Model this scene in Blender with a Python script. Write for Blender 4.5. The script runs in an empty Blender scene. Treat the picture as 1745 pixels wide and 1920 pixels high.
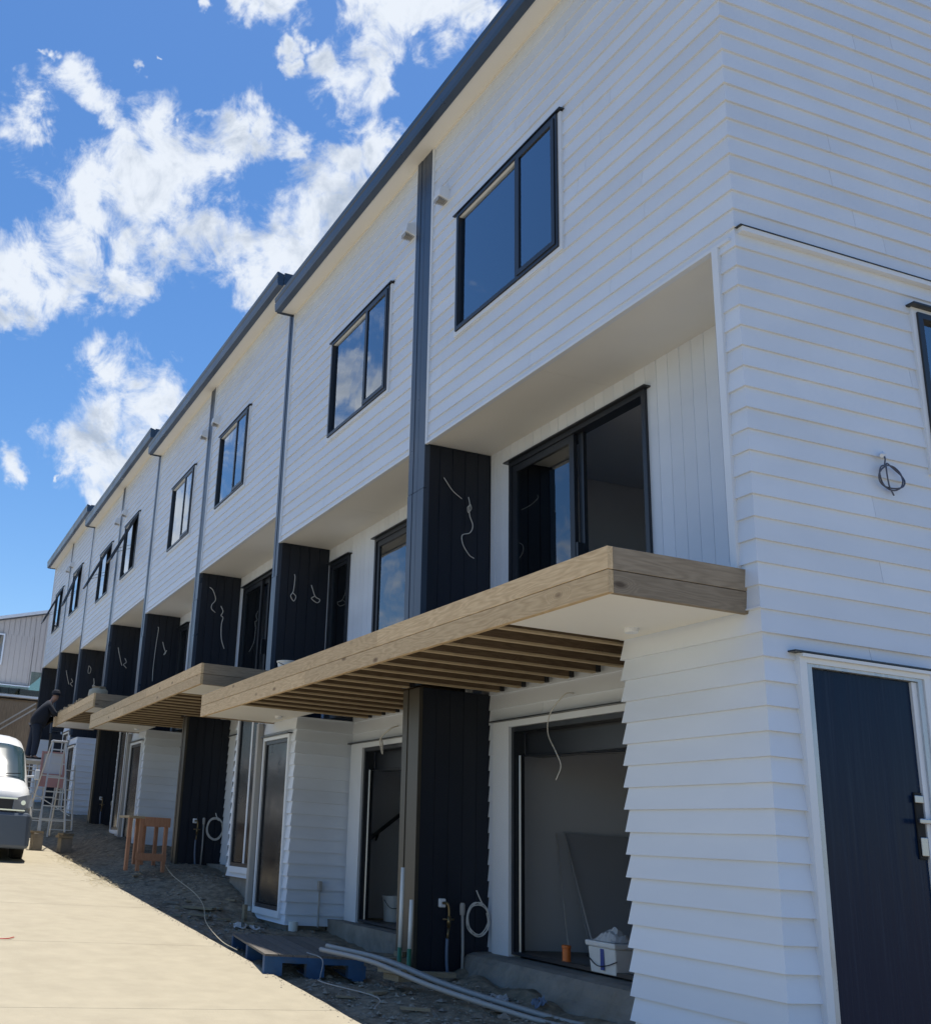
import bpy, bmesh, math, random
from mathutils import Vector, noise, Matrix
R = math.radians
scn = bpy.context.scene
col = scn.collection
rnd = random.Random(7)

# ------------------------------------------------------------------ camera
CAM = Vector((-4.9508, -5.2541, 1.5830))
RX = Vector((0.933531492, -0.353538326, 0.059410477))
UP = Vector((-0.160132575, -0.262953321, 0.951426881))
FW = Vector((0.320743685, 0.897700508, 0.302088209))
cd = bpy.data.cameras.new("camera"); cam = bpy.data.objects.new("camera", cd); col.objects.link(cam)
cam.matrix_world = Matrix(((RX.x, UP.x, -FW.x, CAM.x), (RX.y, UP.y, -FW.y, CAM.y), (RX.z, UP.z, -FW.z, CAM.z), (0, 0, 0, 1)))
cd.sensor_fit = 'HORIZONTAL'; cd.sensor_width = 36; cd.lens = 36 * 2044.38 / 1745
cd.shift_x = (872.5 - 563.6) / 1745; cd.shift_y = (934.38 - 960) / 1745
cd.clip_end = 3000; cd.clip_start = 0.05
scn.camera = cam
scn.cycles.max_bounces = 8; scn.cycles.diffuse_bounces = 4; scn.cycles.glossy_bounces = 4; scn.cycles.transparent_max_bounces = 12

# ------------------------------------------------------------------ light, exposure
SUN = Vector((0.114, 0.14, 1.0)).normalized()
elev = math.asin(SUN.z); azim = math.atan2(SUN.x, SUN.y)
sl = bpy.data.lights.new("sun", 'SUN'); sl.energy = 4.3; sl.angle = R(0.53); sl.color = (1.0, 0.94, 0.85)
so = bpy.data.objects.new("sun", sl); col.objects.link(so); so.location = (0, 0, 60)
so.rotation_euler = (-SUN).to_track_quat('-Z', 'Y').to_euler()
vs = scn.view_settings; vs.view_transform = 'Standard'; vs.look = 'None'; vs.exposure = 0.6; vs.gamma = 1
vs.use_curve_mapping = False

W = bpy.data.worlds.new("World"); scn.world = W; W.use_nodes = True; W.cycles.sampling_method = 'MANUAL'; W.cycles.sample_map_resolution = 512
nt = W.node_tree; nt.nodes.clear()
def wn(t, **k):
    n = nt.nodes.new(t)
    for a, b in k.items(): setattr(n, a, b)
    return n
L = nt.links.new
def wmath(op, a, b=None, c=None, clamp=False):
    n = wn('ShaderNodeMath', operation=op); n.use_clamp = clamp
    for i, v in enumerate((a, b, c)):
        if v is None: continue
        if isinstance(v, (int, float)): n.inputs[i].default_value = v
        else: L(v, n.inputs[i])
    return n.outputs[0]
out = wn('ShaderNodeOutputWorld'); bg = wn('ShaderNodeBackground'); bg.inputs[1].default_value = 0.15
L(bg.outputs[0], out.inputs[0])
sky = wn('ShaderNodeTexSky', sky_type='NISHITA'); sky.sun_disc = False
sky.sun_elevation = elev; sky.sun_rotation = azim; sky.air_density = 1.0; sky.dust_density = 0.4; sky.ozone_density = 3.0
tc = wn('ShaderNodeTexCoord')
hs = wn('ShaderNodeHueSaturation'); hs.inputs['Saturation'].default_value = 1.25; hs.inputs['Value'].default_value = 0.70
hs.inputs['Hue'].default_value = 0.503
L(sky.outputs[0], hs.inputs['Color'])
# cloud puffs: centre and radius given as sky directions (measured once, stored here in view units)
def sdir(px, py):
    d = RX * ((px - 563.6) / 2044.38) + UP * (-(py - 934.38) / 2044.38) + FW
    return d
puffs = [(60,225,44),(40,268,44),(90,272,26),(148,135,34),(165,190,42),(180,230,30),(112,108,14),(230,262,50),(290,240,52),(330,290,74),(250,335,78),(195,392,80),(300,385,105),(380,330,70),(135,440,72),(62,490,62),(0,520,66),(50,565,52),(360,330,60),(420,420,60),(300,450,70),(470,500,60),(240,450,60),(150,520,62),(232,535,46),(0,585,38),(375,430,84),(450,460,74),(520,480,66),(485,520,48),
 (430,240,44),(480,212,38),(530,250,34),(552,292,24),(400,203,20),(428,282,56),(475,270,40),(345,215,10),(255,140,14),(295,120,8),
 (640,300,60),(700,285,52),(600,360,58),(650,400,84),(572,430,60),(560,500,52),(745,268,38),(625,480,62),(700,370,60),
 (655,130,58),(625,165,40),(712,160,26),(610,105,38),(700,55,64),(760,30,66),(830,35,56),(900,15,50),(700,0,50),(720,95,40),(850,0,60),(800,75,20),(620,210,16),
 (500,2,40),(470,-6,26),(530,85,20),(540,112,18),(562,48,20),(440,65,10),(385,12,16),
 (220,700,46),(262,722,56),(205,780,66),(280,780,76),(335,760,44),(148,835,54),(205,870,66),(122,862,36),(235,915,50),(180,925,36),
 (20,882,34),(32,912,20),(80,922,16),(105,905,8),
 (1200,-200,120),(1500,200,160),(900,-400,200),(300,-500,220),(-400,300,200),(-700,900,220),(-300,-200,160),(-1200,500,300),(-900,-900,400),(600,-1600,500),(-2500,800,500),(-1500,1100,250)]
nrm = wn('ShaderNodeVectorMath', operation='NORMALIZE'); L(tc.outputs['Generated'], nrm.inputs[0])
def fbm(scale, detail, rough, off, dist=0.0):
    m = wn('ShaderNodeVectorMath', operation='ADD'); m.inputs[1].default_value = off; L(nrm.outputs[0], m.inputs[0])
    n = wn('ShaderNodeTexNoise'); n.inputs['Scale'].default_value = scale; n.inputs['Detail'].default_value = detail
    n.inputs['Roughness'].default_value = rough; n.inputs['Distortion'].default_value = dist; L(m.outputs[0], n.inputs['Vector']); return n
wa = fbm(14, 5, 0.6, (3, 1, 7))
s1 = wn('ShaderNodeVectorMath', operation='SUBTRACT'); L(wa.outputs['Color'], s1.inputs[0]); s1.inputs[1].default_value = (.5, .5, .5)
s2 = wn('ShaderNodeVectorMath', operation='SCALE'); L(s1.outputs[0], s2.inputs[0]); s2.inputs['Scale'].default_value = 0.10
s3 = wn('ShaderNodeVectorMath', operation='ADD'); L(nrm.outputs[0], s3.inputs[0]); L(s2.outputs[0], s3.inputs[1])
acc = None
for px, py, r in puffs:
    d = sdir(px, py); ln = d.length; dn = d / ln
    if dn.z < -0.2: continue
    v = wn('ShaderNodeVectorMath', operation='DISTANCE'); L(s3.outputs[0], v.inputs[0]); v.inputs[1].default_value = dn
    rad = r / 2044.38 / ln * (1.0 if r < 100 else 0.9)
    q = wmath('MULTIPLY_ADD', v.outputs['Value'], -1.0 / rad, 1.35)
    acc = q if acc is None else wmath('SMOOTH_MAX', acc, q, 0.22)
nd = fbm(24, 12, 0.66, (1, 5, 2), 0.5)
dens = wmath('MULTIPLY_ADD', wmath('SUBTRACT', nd.outputs['Fac'], 0.5), 3.6, acc)
dens = wmath('ADD', dens, -0.09)
mr = wn('ShaderNodeMapRange', interpolation_type='SMOOTHSTEP'); L(dens, mr.inputs[0])
mr.inputs[1].default_value = -0.12; mr.inputs[2].default_value = 1.0
thin = wmath('POWER', mr.outputs[0], 1.1)
sh = fbm(17, 9, 0.6, (9, 2, 4), 0.6)
shv = wmath('MULTIPLY_ADD', wmath('SUBTRACT', sh.outputs['Fac'], 0.5), 3.6, wmath('MULTIPLY', dens, 0.34))
sr = wn('ShaderNodeMapRange', interpolation_type='SMOOTHSTEP'); L(shv, sr.inputs[0]); sr.inputs[1].default_value = 0.1; sr.inputs[2].default_value = 1.15
cm = wn('ShaderNodeMix', data_type='RGBA'); L(sr.outputs[0], cm.inputs['Factor'])
cm.inputs['A'].default_value = (3.75, 4.0, 4.35, 1); cm.inputs['B'].default_value = (2.0, 2.35, 2.9, 1)
mx = wn('ShaderNodeMix', data_type='RGBA'); L(wmath('MULTIPLY', thin, 0.97), mx.inputs['Factor'])
L(hs.outputs[0], mx.inputs['A']); L(cm.outputs['Result'], mx.inputs['B']); L(mx.outputs['Result'], bg.inputs[0])

# ------------------------------------------------------------------ materials
def mat(name, base, rough=0.5, metal=0.0, var=0.0, vscale=3.0, bump=0.0, bscale=60.0, spec=0.5, rvar=0.0, stretch=None, dark=None, dscale=2.0, damt=0.0):
    m = bpy.data.materials.new(name); m.use_nodes = True
    t = m.node_tree; b = t.nodes['Principled BSDF']; l = t.links.new
    b.inputs['Base Color'].default_value = (*base, 1); b.inputs['Roughness'].default_value = rough
    b.inputs['Metallic'].default_value = metal; b.inputs['Specular IOR Level'].default_value = spec
    g = t.nodes.new('ShaderNodeNewGeometry'); vec = g.outputs['Position']
    if stretch:
        mp = t.nodes.new('ShaderNodeVectorMath'); mp.operation = 'MULTIPLY'; l(vec, mp.inputs[0]); mp.inputs[1].default_value = stretch; vec = mp.outputs[0]
    last = None
    if var or rvar:
        n = t.nodes.new('ShaderNodeTexNoise'); n.inputs['Scale'].default_value = vscale; n.inputs['Detail'].default_value = 6; l(vec, n.inputs['Vector'])
        if var:
            x = t.nodes.new('ShaderNodeMapRange'); l(n.outputs['Fac'], x.inputs[0]); x.inputs[1].default_value = .25; x.inputs[2].default_value = .75
            x.inputs[3].default_value = 1 - var; x.inputs[4].default_value = 1 + var * .6
            s = t.nodes.new('ShaderNodeVectorMath'); s.operation = 'SCALE'; s.inputs[0].default_value = base; l(x.outputs[0], s.inputs['Scale']); last = s.outputs[0]
            l(last, b.inputs['Base Color'])
        if rvar:
            x = t.nodes.new('ShaderNodeMapRange'); l(n.outputs['Fac'], x.inputs[0]); x.inputs[1].default_value = .3; x.inputs[2].default_value = .7
            x.inputs[3].default_value = max(0, rough - rvar); x.inputs[4].default_value = rough + rvar; l(x.outputs[0], b.inputs['Roughness'])
    if dark:
        n = t.nodes.new('ShaderNodeTexNoise'); n.inputs['Scale'].default_value = dscale; n.inputs['Detail'].default_value = 8; n.inputs['Roughness'].default_value = .65; l(vec, n.inputs['Vector'])
        x = t.nodes.new('ShaderNodeMapRange'); l(n.outputs['Fac'], x.inputs[0]); x.inputs[1].default_value = .5; x.inputs[2].default_value = .72; x.inputs[4].default_value = damt
        mm = t.nodes.new('ShaderNodeMix'); mm.data_type = 'RGBA'; l(x.outputs[0], mm.inputs['Factor'])
        if last: l(last, mm.inputs['A'])
        else: mm.inputs['A'].default_value = (*base, 1)
        mm.inputs['B'].default_value = (*dark, 1); l(mm.outputs['Result'], b.inputs['Base Color'])
    if bump:
        n = t.nodes.new('ShaderNodeTexNoise'); n.inputs['Scale'].default_value = bscale; n.inputs['Detail'].default_value = 5; l(vec, n.inputs['Vector'])
        bp = t.nodes.new('ShaderNodeBump'); bp.inputs['Strength'].default_value = bump; bp.inputs['Distance'].default_value = .01; l(n.outputs['Fac'], bp.inputs['Height']); l(bp.outputs[0], b.inputs['Normal'])
    return m
def wood(name, axis, c1, c2, knots=0.8):
    m = bpy.data.materials.new(name); m.use_nodes = True
    t = m.node_tree; b = t.nodes['Principled BSDF']; l = t.links.new; N = t.nodes.new
    g = N('ShaderNodeNewGeometry')
    sc = [9, 9, 9]; sc['xyz'.index(axis)] = 1.0
    off = N('ShaderNodeVectorMath'); off.operation = 'SCALE'; off.inputs[0].default_value = (13, 7, 29); l(g.outputs['Random Per Island'], off.inputs['Scale'])
    ad = N('ShaderNodeVectorMath'); l(g.outputs['Position'], ad.inputs[0]); l(off.outputs[0], ad.inputs[1])
    mp = N('ShaderNodeVectorMath'); mp.operation = 'MULTIPLY'; l(ad.outputs[0], mp.inputs[0]); mp.inputs[1].default_value = sc
    # knots
    kv = N('ShaderNodeVectorMath'); kv.operation = 'MULTIPLY'; l(ad.outputs[0], kv.inputs[0]); ks = [5.5, 5.5, 5.5]; ks['xyz'.index(axis)] = 2.2; kv.inputs[1].default_value = ks
    vo = N('ShaderNodeTexVoronoi'); vo.inputs['Scale'].default_value = 1.0; l(kv.outputs[0], vo.inputs['Vector'])
    kd = N('ShaderNodeMapRange'); kd.interpolation_type = 'SMOOTHSTEP'; l(vo.outputs['Distance'], kd.inputs[0]); kd.inputs[1].default_value = 0.36; kd.inputs[2].default_value = 0.03
    wv = N('ShaderNodeTexNoise'); wv.inputs['Scale'].default_value = 1.0; wv.inputs['Detail'].default_value = 2; l(mp.outputs[0], wv.inputs['Vector'])
    # rings warped by noise and knots
    a1 = N('ShaderNodeMath'); a1.operation = 'MULTIPLY_ADD'; l(kd.outputs[0], a1.inputs[0]); a1.inputs[1].default_value = 0.45; l(wv.outputs['Fac'], a1.inputs[2])
    a2 = N('ShaderNodeMath'); a2.operation = 'MULTIPLY'; l(a1.outputs[0], a2.inputs[0]); a2.inputs[1].default_value = 75
    a3 = N('ShaderNodeMath'); a3.operation = 'SINE'; l(a2.outputs[0], a3.inputs[0])
    a4 = N('ShaderNodeMapRange'); l(a3.outputs[0], a4.inputs[0]); a4.inputs[1].default_value = -1; a4.inputs[2].default_value = 1
    fine = N('ShaderNodeTexNoise'); fine.inputs['Scale'].default_value = 9; fine.inputs['Detail'].default_value = 5; l(mp.outputs[0], fine.inputs['Vector'])
    f = N('ShaderNodeMath'); f.operation = 'MULTIPLY_ADD'; l(a4.outputs[0], f.inputs[0]); f.inputs[1].default_value = .38; l(fine.outputs['Fac'], f.inputs[2])
    f2 = N('ShaderNodeMath'); f2.operation = 'SUBTRACT'; l(f.outputs[0], f2.inputs[0]); f2.inputs[1].default_value = .25; f2.use_clamp = True
    mx = N('ShaderNodeMix'); mx.data_type = 'RGBA'; l(f2.outputs[0], mx.inputs['Factor']); mx.inputs['A'].default_value = (*c1, 1); mx.inputs['B'].default_value = (*c2, 1)
    kk = N('ShaderNodeMapRange'); l(vo.outputs['Distance'], kk.inputs[0]); kk.inputs[1].default_value = 0.15; kk.inputs[2].default_value = 0.06; kk.inputs[4].default_value = knots
    m2 = N('ShaderNodeMix'); m2.data_type = 'RGBA'; l(kk.outputs[0], m2.inputs['Factor']); l(mx.outputs['Result'], m2.inputs['A']); m2.inputs['B'].default_value = (c2[0]*.35, c2[1]*.3, c2[2]*.3, 1)
    rr = N('ShaderNodeMapRange'); l(g.outputs['Random Per Island'], rr.inputs[0]); rr.inputs[3].default_value = .80; rr.inputs[4].default_value = 1.16
    sc2 = N('ShaderNodeVectorMath'); sc2.operation = 'SCALE'; l(m2.outputs['Result'], sc2.inputs[0]); l(rr.outputs[0], sc2.inputs['Scale'])
    l(sc2.outputs[0], b.inputs['Base Color']); b.inputs['Roughness'].default_value = .7; b.inputs['Specular IOR Level'].default_value = .25
    bp = N('ShaderNodeBump'); bp.inputs['Strength'].default_value = .25; bp.inputs['Distance'].default_value = .003; l(f.outputs[0], bp.inputs['Height']); l(bp.outputs[0], b.inputs['Normal'])
    return m
def glass(name, tint=(.75, .8, .82), refl=0.28, dirt=0.0):
    m = bpy.data.materials.new(name); m.use_nodes = True; t = m.node_tree; t.nodes.clear(); N = t.nodes.new; l = t.links.new
    o = N('ShaderNodeOutputMaterial'); mx = N('ShaderNodeMixShader'); tr = N('ShaderNodeBsdfTransparent'); gl = N('ShaderNodeBsdfGlossy')
    tr.inputs[0].default_value = (*tint, 1); gl.inputs['Roughness'].default_value = .015; gl.inputs[0].default_value = (.84, .88, .92, 1)
    lw = N('ShaderNodeFresnel'); lw.inputs[0].default_value = 1.5
    a = N('ShaderNodeMath'); a.operation = 'MULTIPLY_ADD'; l(lw.outputs[0], a.inputs[0]); a.inputs[1].default_value = 1.3; a.inputs[2].default_value = refl; a.use_clamp = True
    g = N('ShaderNodeNewGeometry'); n = N('ShaderNodeTexNoise'); n.inputs['Scale'].default_value = 1.6; l(g.outputs['Position'], n.inputs['Vector'])
    bp = N('ShaderNodeBump'); bp.inputs['Strength'].default_value = .06; bp.inputs['Distance'].default_value = .02; l(n.outputs['Fac'], bp.inputs['Height']); l(bp.outputs[0], gl.inputs['Normal'])
    l(a.outputs[0], mx.inputs[0]); l(tr.outputs[0], mx.inputs[1]); l(gl.outputs[0], mx.inputs[2]); l(mx.outputs[0], o.inputs[0])
    return m
def add_island(m, lo, hi):
    t = m.node_tree; b = t.nodes['Principled BSDF']; g = t.nodes.new('ShaderNodeNewGeometry'); x = t.nodes.new('ShaderNodeMapRange')
    t.links.new(g.outputs['Random Per Island'], x.inputs[0]); x.inputs[3].default_value = lo; x.inputs[4].default_value = hi
    s_ = t.nodes.new('ShaderNodeVectorMath'); s_.operation = 'SCALE'; lk = b.inputs['Base Color'].links
    if lk: t.links.new(lk[0].from_socket, s_.inputs[0])
    else: s_.inputs[0].default_value = b.inputs['Base Color'].default_value[:3]
    t.links.new(x.outputs[0], s_.inputs['Scale']); t.links.new(s_.outputs[0], b.inputs['Base Color']); return m
M = dict(
 white=add_island(mat('white_paint', (.69, .745, .825), .42, var=.05, vscale=1.6, bump=.22, bscale=5, spec=.35, rvar=.1, stretch=(1, .7, 2.0)), .95, 1.03),
 trim=mat('white_trim', (.72, .76, .81), .4, var=.03, vscale=4),
 cream=mat('soffit_white', (.80, .785, .74), .6, var=.03, vscale=1.5),
 steel=mat('slate_steel', (.034, .054, .088), .32, var=.12, vscale=2, rvar=.06, spec=.6),
 fin=mat('dark_cladding', (.008, .0125, .024), .5, var=.25, vscale=3, rvar=.1, spec=.45, stretch=(1, 1, .2)),
 joinery=mat('dark_joinery', (.018, .022, .03), .35, spec=.5),
 brown=mat('dark_corner_steel', (.05, .045, .035), .4, var=.1),
 inner=mat('interior_plaster', (.62, .635, .67), .85, var=.05, vscale=.7),
 floor=mat('interior_floor', (.2, .19, .18), .8, var=.1),
 glass=glass('window_glass', (.84, .88, .92), .24), glassd=glass('door_glass', (.5, .55, .55), .10), glassb=mat('filmed_glass', (.012, .015, .02), .22, rvar=.08, vscale=3, spec=.3), glassg=glass('balustrade_glass', (.50, .58, .54), .02),
 conc=mat('driveway_concrete', (.36, .32, .235), .8, var=.08, vscale=5, bump=.4, bscale=55, stretch=(1, 1, 1), dark=(.29, .255, .185), dscale=1.6, damt=.6, spec=.25),
 found=mat('foundation_concrete', (.26, .235, .20), .9, var=.35, vscale=6, bump=1.0, bscale=22, dark=(.14, .115, .08), dscale=3, damt=.9),
 soil=mat('bare_soil', (.27, .225, .16), .95, var=.55, vscale=11, bump=1.0, bscale=40, dark=(.12, .098, .068), dscale=2.6, damt=.85, spec=.15),
 gravel=mat('gravel_stone', (.30, .27, .22), .85, var=.35, vscale=9),
 woody=wood('deck_timber_long', 'y', (.70, .525, .315), (.45, .31, .17)),
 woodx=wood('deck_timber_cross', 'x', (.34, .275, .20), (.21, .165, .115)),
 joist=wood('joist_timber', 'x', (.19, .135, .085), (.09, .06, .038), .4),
 woodp=wood('pallet_timber', 'y', (.17, .155, .135), (.09, .08, .07), .5),
 woodr=wood('red_timber', 'z', (.36, .19, .115), (.25, .125, .075), .5),
 woodt=wood('offcut_timber', 'x', (.35, .29, .2), (.22, .17, .11), .5),
 joist_lit=wood('lit_joist_timber', 'x', (.52, .42, .28), (.38, .29, .18), .3),  # paler joist timber, with bounce light from below put into its colour
 hanger=mat('black_hanger', (.012, .012, .014), .5),
 galv=mat('galvanised', (.5, .5, .5), .35, metal=.9),
 pvc=mat('grey_conduit', (.36, .35, .33), .45), pvcw=mat('white_pipe', (.7, .72, .7), .35),
 pvcg=mat('green_pipe', (.03, .16, .09), .4), cable=mat('white_cable', (.60, .59, .56), .5), cableb=mat('blue_grey_cable', (.07, .08, .12), .45),
 blue=mat('pallet_blue', (.018, .075, .18), .7, var=.35, vscale=7, dark=(.08, .09, .09), dscale=6, damt=.6),
 bucket=mat('white_plastic', (.68, .68, .66), .45, var=.08, vscale=12), navy=mat('label_blue', (.02, .05, .25), .5), orange=mat('orange_plastic', (.65, .16, .03), .45),
 red=mat('red_plastic', (.45, .04, .03), .4), brass=mat('brass', (.20, .15, .08), .35, metal=.8), bluep=mat('blue_pipe', (.13, .18, .27), .4),
 alu=mat('aluminium', (.62, .63, .64), .35, metal=.55), van=mat('van_paint', (.62, .63, .63), .25, spec=.6), vanb=mat('van_bumper', (.09, .11, .14), .35), vand=mat('van_black', (.02, .02, .024), .4),
 chrome=mat('chrome', (.75, .76, .78), .12, metal=1.0), vanglass=mat('van_windscreen', (.02, .045, .055), .09, spec=.8), rubber=mat('rubber', (.015, .015, .015), .8),
 lamp=mat('lamp_lens', (.35, .38, .42), .12, metal=.5), panel=mat('grey_sheet', (.34, .35, .38), .6), hedge=mat('dark_green_shade', (.03, .05, .035), .9, var=.4, vscale=2), beige=mat('beige_cladding', (.50, .46, .43), .6, var=.05), fence=mat('fence_timber', (.22, .17, .12), .85, var=.3, vscale=5, stretch=(6, 6, .6)),
 cloth=mat('navy_cloth', (.006, .010, .020), .9, var=.2, vscale=20), denim=mat('dark_denim', (.010, .017, .034), .9, var=.2, vscale=20), skin=mat('skin', (.36, .21, .15), .55), film=mat('plastic_film', (.55, .56, .56), .25),
 door=mat('scratched_door', (.006, .017, .045), .25, rvar=.08, vscale=1.5, stretch=(22, 22, .5), dark=(.06, .09, .14), dscale=2.6, damt=.18, spec=.14), tape=mat('masking_silver', (.50, .55, .60), .3, metal=.3, var=.25, vscale=5, rvar=.15, stretch=(3, 3, .8)),
 pinkboard=mat('pink_board', (.45, .25, .24), .8), grass=mat('dry_straw', (.5, .42, .26), .9), tan=mat('tan_hose', (.4, .36, .26), .6), roof=mat('roof_steel', (.06, .075, .1), .4))

# ------------------------------------------------------------------ mesh helpers
class MB:
    def __init__(s): s.v = []; s.f = []
    def quad(s, *p):
        n = len(s.v); s.v += [tuple(q) for q in p]; s.f.append(tuple(range(n, n + len(p))))
    def box(s, a, b, c=None):
        x0, y0, z0 = a; x1, y1, z1 = b
        s.hexa([(x0,y0,z0),(x1,y0,z0),(x1,y1,z0),(x0,y1,z0),(x0,y0,z1),(x1,y0,z1),(x1,y1,z1),(x0,y1,z1)])
    def hexa(s, p):
        n = len(s.v); s.v += [tuple(q) for q in p]
        for f in ((3,2,1,0),(4,5,6,7),(0,1,5,4),(1,2,6,5),(2,3,7,6),(3,0,4,7)): s.f.append(tuple(n + i for i in f))
    def bar(s, a, b, w, h, up=(0, 0, 1)):
        a = Vector(a); b = Vector(b); d = (b - a).normalized(); u = Vector(up)
        if abs(d.dot(u)) > .98: u = Vector((1, 0, 0))
        r = d.cross(u).normalized(); u = r.cross(d).normalized(); r *= w / 2; u *= h / 2
        s.hexa([a-r-u, a+r-u, b+r-u, b-r-u, a-r+u, a+r+u, b+r+u, b-r+u])
    def obox(s, c, size, ang):
        ca, sa = math.cos(ang), math.sin(ang); p = []
        for dz in (-1, 1):
            for dx, dy in ((-1,-1),(1,-1),(1,1),(-1,1)):
                x = dx * size[0] / 2; y = dy * size[1] / 2
                p.append((c[0] + x*ca - y*sa, c[1] + x*sa + y*ca, c[2] + dz * size[2] / 2))
        s.hexa(p)
    def tube(s, pts, r, n=8, cap=True, closed=False):
        pts = [Vector(p) for p in pts]; rs = r if isinstance(r, (list, tuple)) else [r] * len(pts)
        base = len(s.v); t = (pts[1] - pts[0]).normalized(); u = t.orthogonal().normalized()
        for i, p in enumerate(pts):
            t2 = (pts[min(i+1, len(pts)-1)] - pts[max(i-1, 0)]).normalized()
            u = (u - t2 * u.dot(t2)); u = u.normalized() if u.length > 1e-6 else t2.orthogonal().normalized()
            w = t2.cross(u)
            for k in range(n):
                a = 2 * math.pi * k / n; s.v.append(tuple(p + (u * math.cos(a) + w * math.sin(a)) * rs[i]))
        for i in range(len(pts) - 1):
            for k in range(n):
                a = base + i*n + k; b = base + i*n + (k+1) % n; s.f.append((a, b, b + n, a + n))
        if cap:
            s.f.append(tuple(base + k for k in range(n))[::-1]); e = base + (len(pts)-1)*n; s.f.append(tuple(e + k for k in range(n)))
    def lathe(s, c, prof, n=24, cap=True):
        base = len(s.v)
        for r, z in prof:
            for k in range(n):
                a = 2*math.pi*k/n; s.v.append((c[0] + r*math.cos(a), c[1] + r*math.sin(a), c[2] + z))
        for i in range(len(prof)-1):
            for k in range(n):
                a = base+i*n+k; b = base+i*n+(k+1) % n; s.f.append((a, b, b+n, a+n))
        if cap:
            s.f.append(tuple(base+k for k in range(n))[::-1]); e = base+(len(prof)-1)*n; s.f.append(tuple(e+k for k in range(n)))
    def build(s, name, m, parent=None, smooth=False, bevel=0, weld=False):
        off = parent['org'] if parent is not None and 'org' in parent else None
        me = bpy.data.meshes.new(name)
        ox = Vector(off) if off is not None else Vector((0, 0, 0))
        me.from_pydata([tuple(Vector(p) - ox) for p in s.v], [], s.f); me.update()
        o = bpy.data.objects.new(name, me); col.objects.link(o)
        me.materials.append(M[m] if isinstance(m, str) else m)
        if weld:
            bm = bmesh.new(); bm.from_mesh(me); bmesh.ops.remove_doubles(bm, verts=bm.verts, dist=1e-4); bmesh.ops.recalc_face_normals(bm, faces=bm.faces); bm.to_mesh(me); bm.free()
        if smooth:
            for p in me.polygons: p.use_smooth = True
        if bevel:
            b = o.modifiers.new('bevel', 'BEVEL'); b.width = bevel; b.segments = 2; b.limit_method = 'ANGLE'
        if parent is not None:
            o.parent = parent
            if off is not None: o['org'] = list(off)
        return o
def tag(o, label=None, cat=None, group=None, kind=None):
    if label: o['label'] = label
    if cat: o['category'] = cat
    if group: o['group'] = group
    if kind: o['kind'] = kind
    return o
def thing(name, loc, label, cat, group=None):
    o = bpy.data.objects.new(name, None); col.objects.link(o); o.location = loc; o['org'] = list(loc); o.empty_display_size = .2
    return tag(o, label, cat, group)
def spline(pts, n=8):
    P = [Vector(p) for p in pts]; P = [P[0]*2-P[1]] + P + [P[-1]*2-P[-2]]; o = []
    for i in range(1, len(P)-2):
        for k in range(n):
            t = k/n; a, b, c, d = P[i-1], P[i], P[i+1], P[i+2]
            o.append(.5*((2*b)+(c-a)*t+(2*a-5*b+4*c-d)*t*t+(3*b-a-3*c+d)*t**3))
    o.append(P[-2]); return o
def solo(mb, name, m, label, cat, group=None, **k):
    return tag(mb.build(name, m, **k), label, cat, group)

ZR = 7.65            # board datum
TB = 0.024           # board butt thickness
def clad(mb, O, U, N, u0, u1, z0, z1, holes=(), dz=0.0, m0=False, m1=False, tb=.017, joints=True):
    """horizontal bevel-back weatherboards on a wall plane; m0/m1 mitre the ends round an outer corner"""
    O = Vector(O); U = Vector(U); N = Vector(N)
    zr = ZR + dz; k0 = math.floor((z0 - zr) / .15 + 1e-6)
    rows = []; z = zr + k0 * .15
    while z < z1 - 1e-5:
        cuts = sorted({max(z, z0), min(z + .15, z1)} | {c for h in holes for c in (h[2], h[3]) if max(z, z0) < c < min(z + .15, z1)})
        for a, b in zip(cuts, cuts[1:]): rows.append((z, a, b))
        z += .15
    def off(zb, zz):
        return tb * (.92 + .16 * ((math.sin(zb * 91.7) * 437.5) % 1)) * (1 - (zz - zb) / .15) + .002
    for zb, a, b in rows:
        mid = (a + b) / 2; segs = [(u0, u1)]
        for h in holes:
            if h[2] < mid < h[3]:
                ns = []
                for s0, s1 in segs:
                    if h[0] > s0: ns.append((s0, min(s1, h[0])))
                    if h[1] < s1: ns.append((max(s0, h[1]), s1))
                segs = [q for q in ns if q[1] - q[0] > 1e-4]
        if joints and u1 - u0 > 2.5:      # butt joints between board lengths
            jr = random.Random(int(zb * 1000) + int(O.y * 7)); uj = u0 + jr.uniform(.8, 4.2)
            while uj < u1 - .3:
                segs = [q for s0, s1 in segs for q in (((s0, uj-.0015), (uj+.0015, s1)) if s0+.05 < uj < s1-.05 else ((s0, s1),))]
                uj += jr.uniform(3.0, 4.2)
        oa, ob = off(zb, a), off(zb, b)
        for s0, s1 in segs:
            e0a = -oa if (m0 and s0 == u0) else 0; e0b = -ob if (m0 and s0 == u0) else 0
            e1a = oa if (m1 and s1 == u1) else 0; e1b = ob if (m1 and s1 == u1) else 0
            P = lambda u, z, o: O + U * u + Vector((0, 0, z)) + N * o
            mb.quad(P(s0+e0a, a, oa), P(s1+e1a, a, oa), P(s1+e1b, b, ob), P(s0+e0b, b, ob))
            if a - zb < 1e-5:
                mb.quad(P(s0 + (.01 if e0a else 0), a, -.01), P(s1 - (.01 if e1a else 0), a, -.01), P(s1+e1a, a, oa), P(s0+e0a, a, oa))
            if not (m0 and s0 == u0): mb.quad(P(s0, a, -.01), P(s0, a, oa), P(s0, b, ob), P(s0, b, -.01))
            if not (m1 and s1 == u1): mb.quad(P(s1, a, oa), P(s1, a, -.01), P(s1, b, -.01), P(s1, b, ob))
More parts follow.
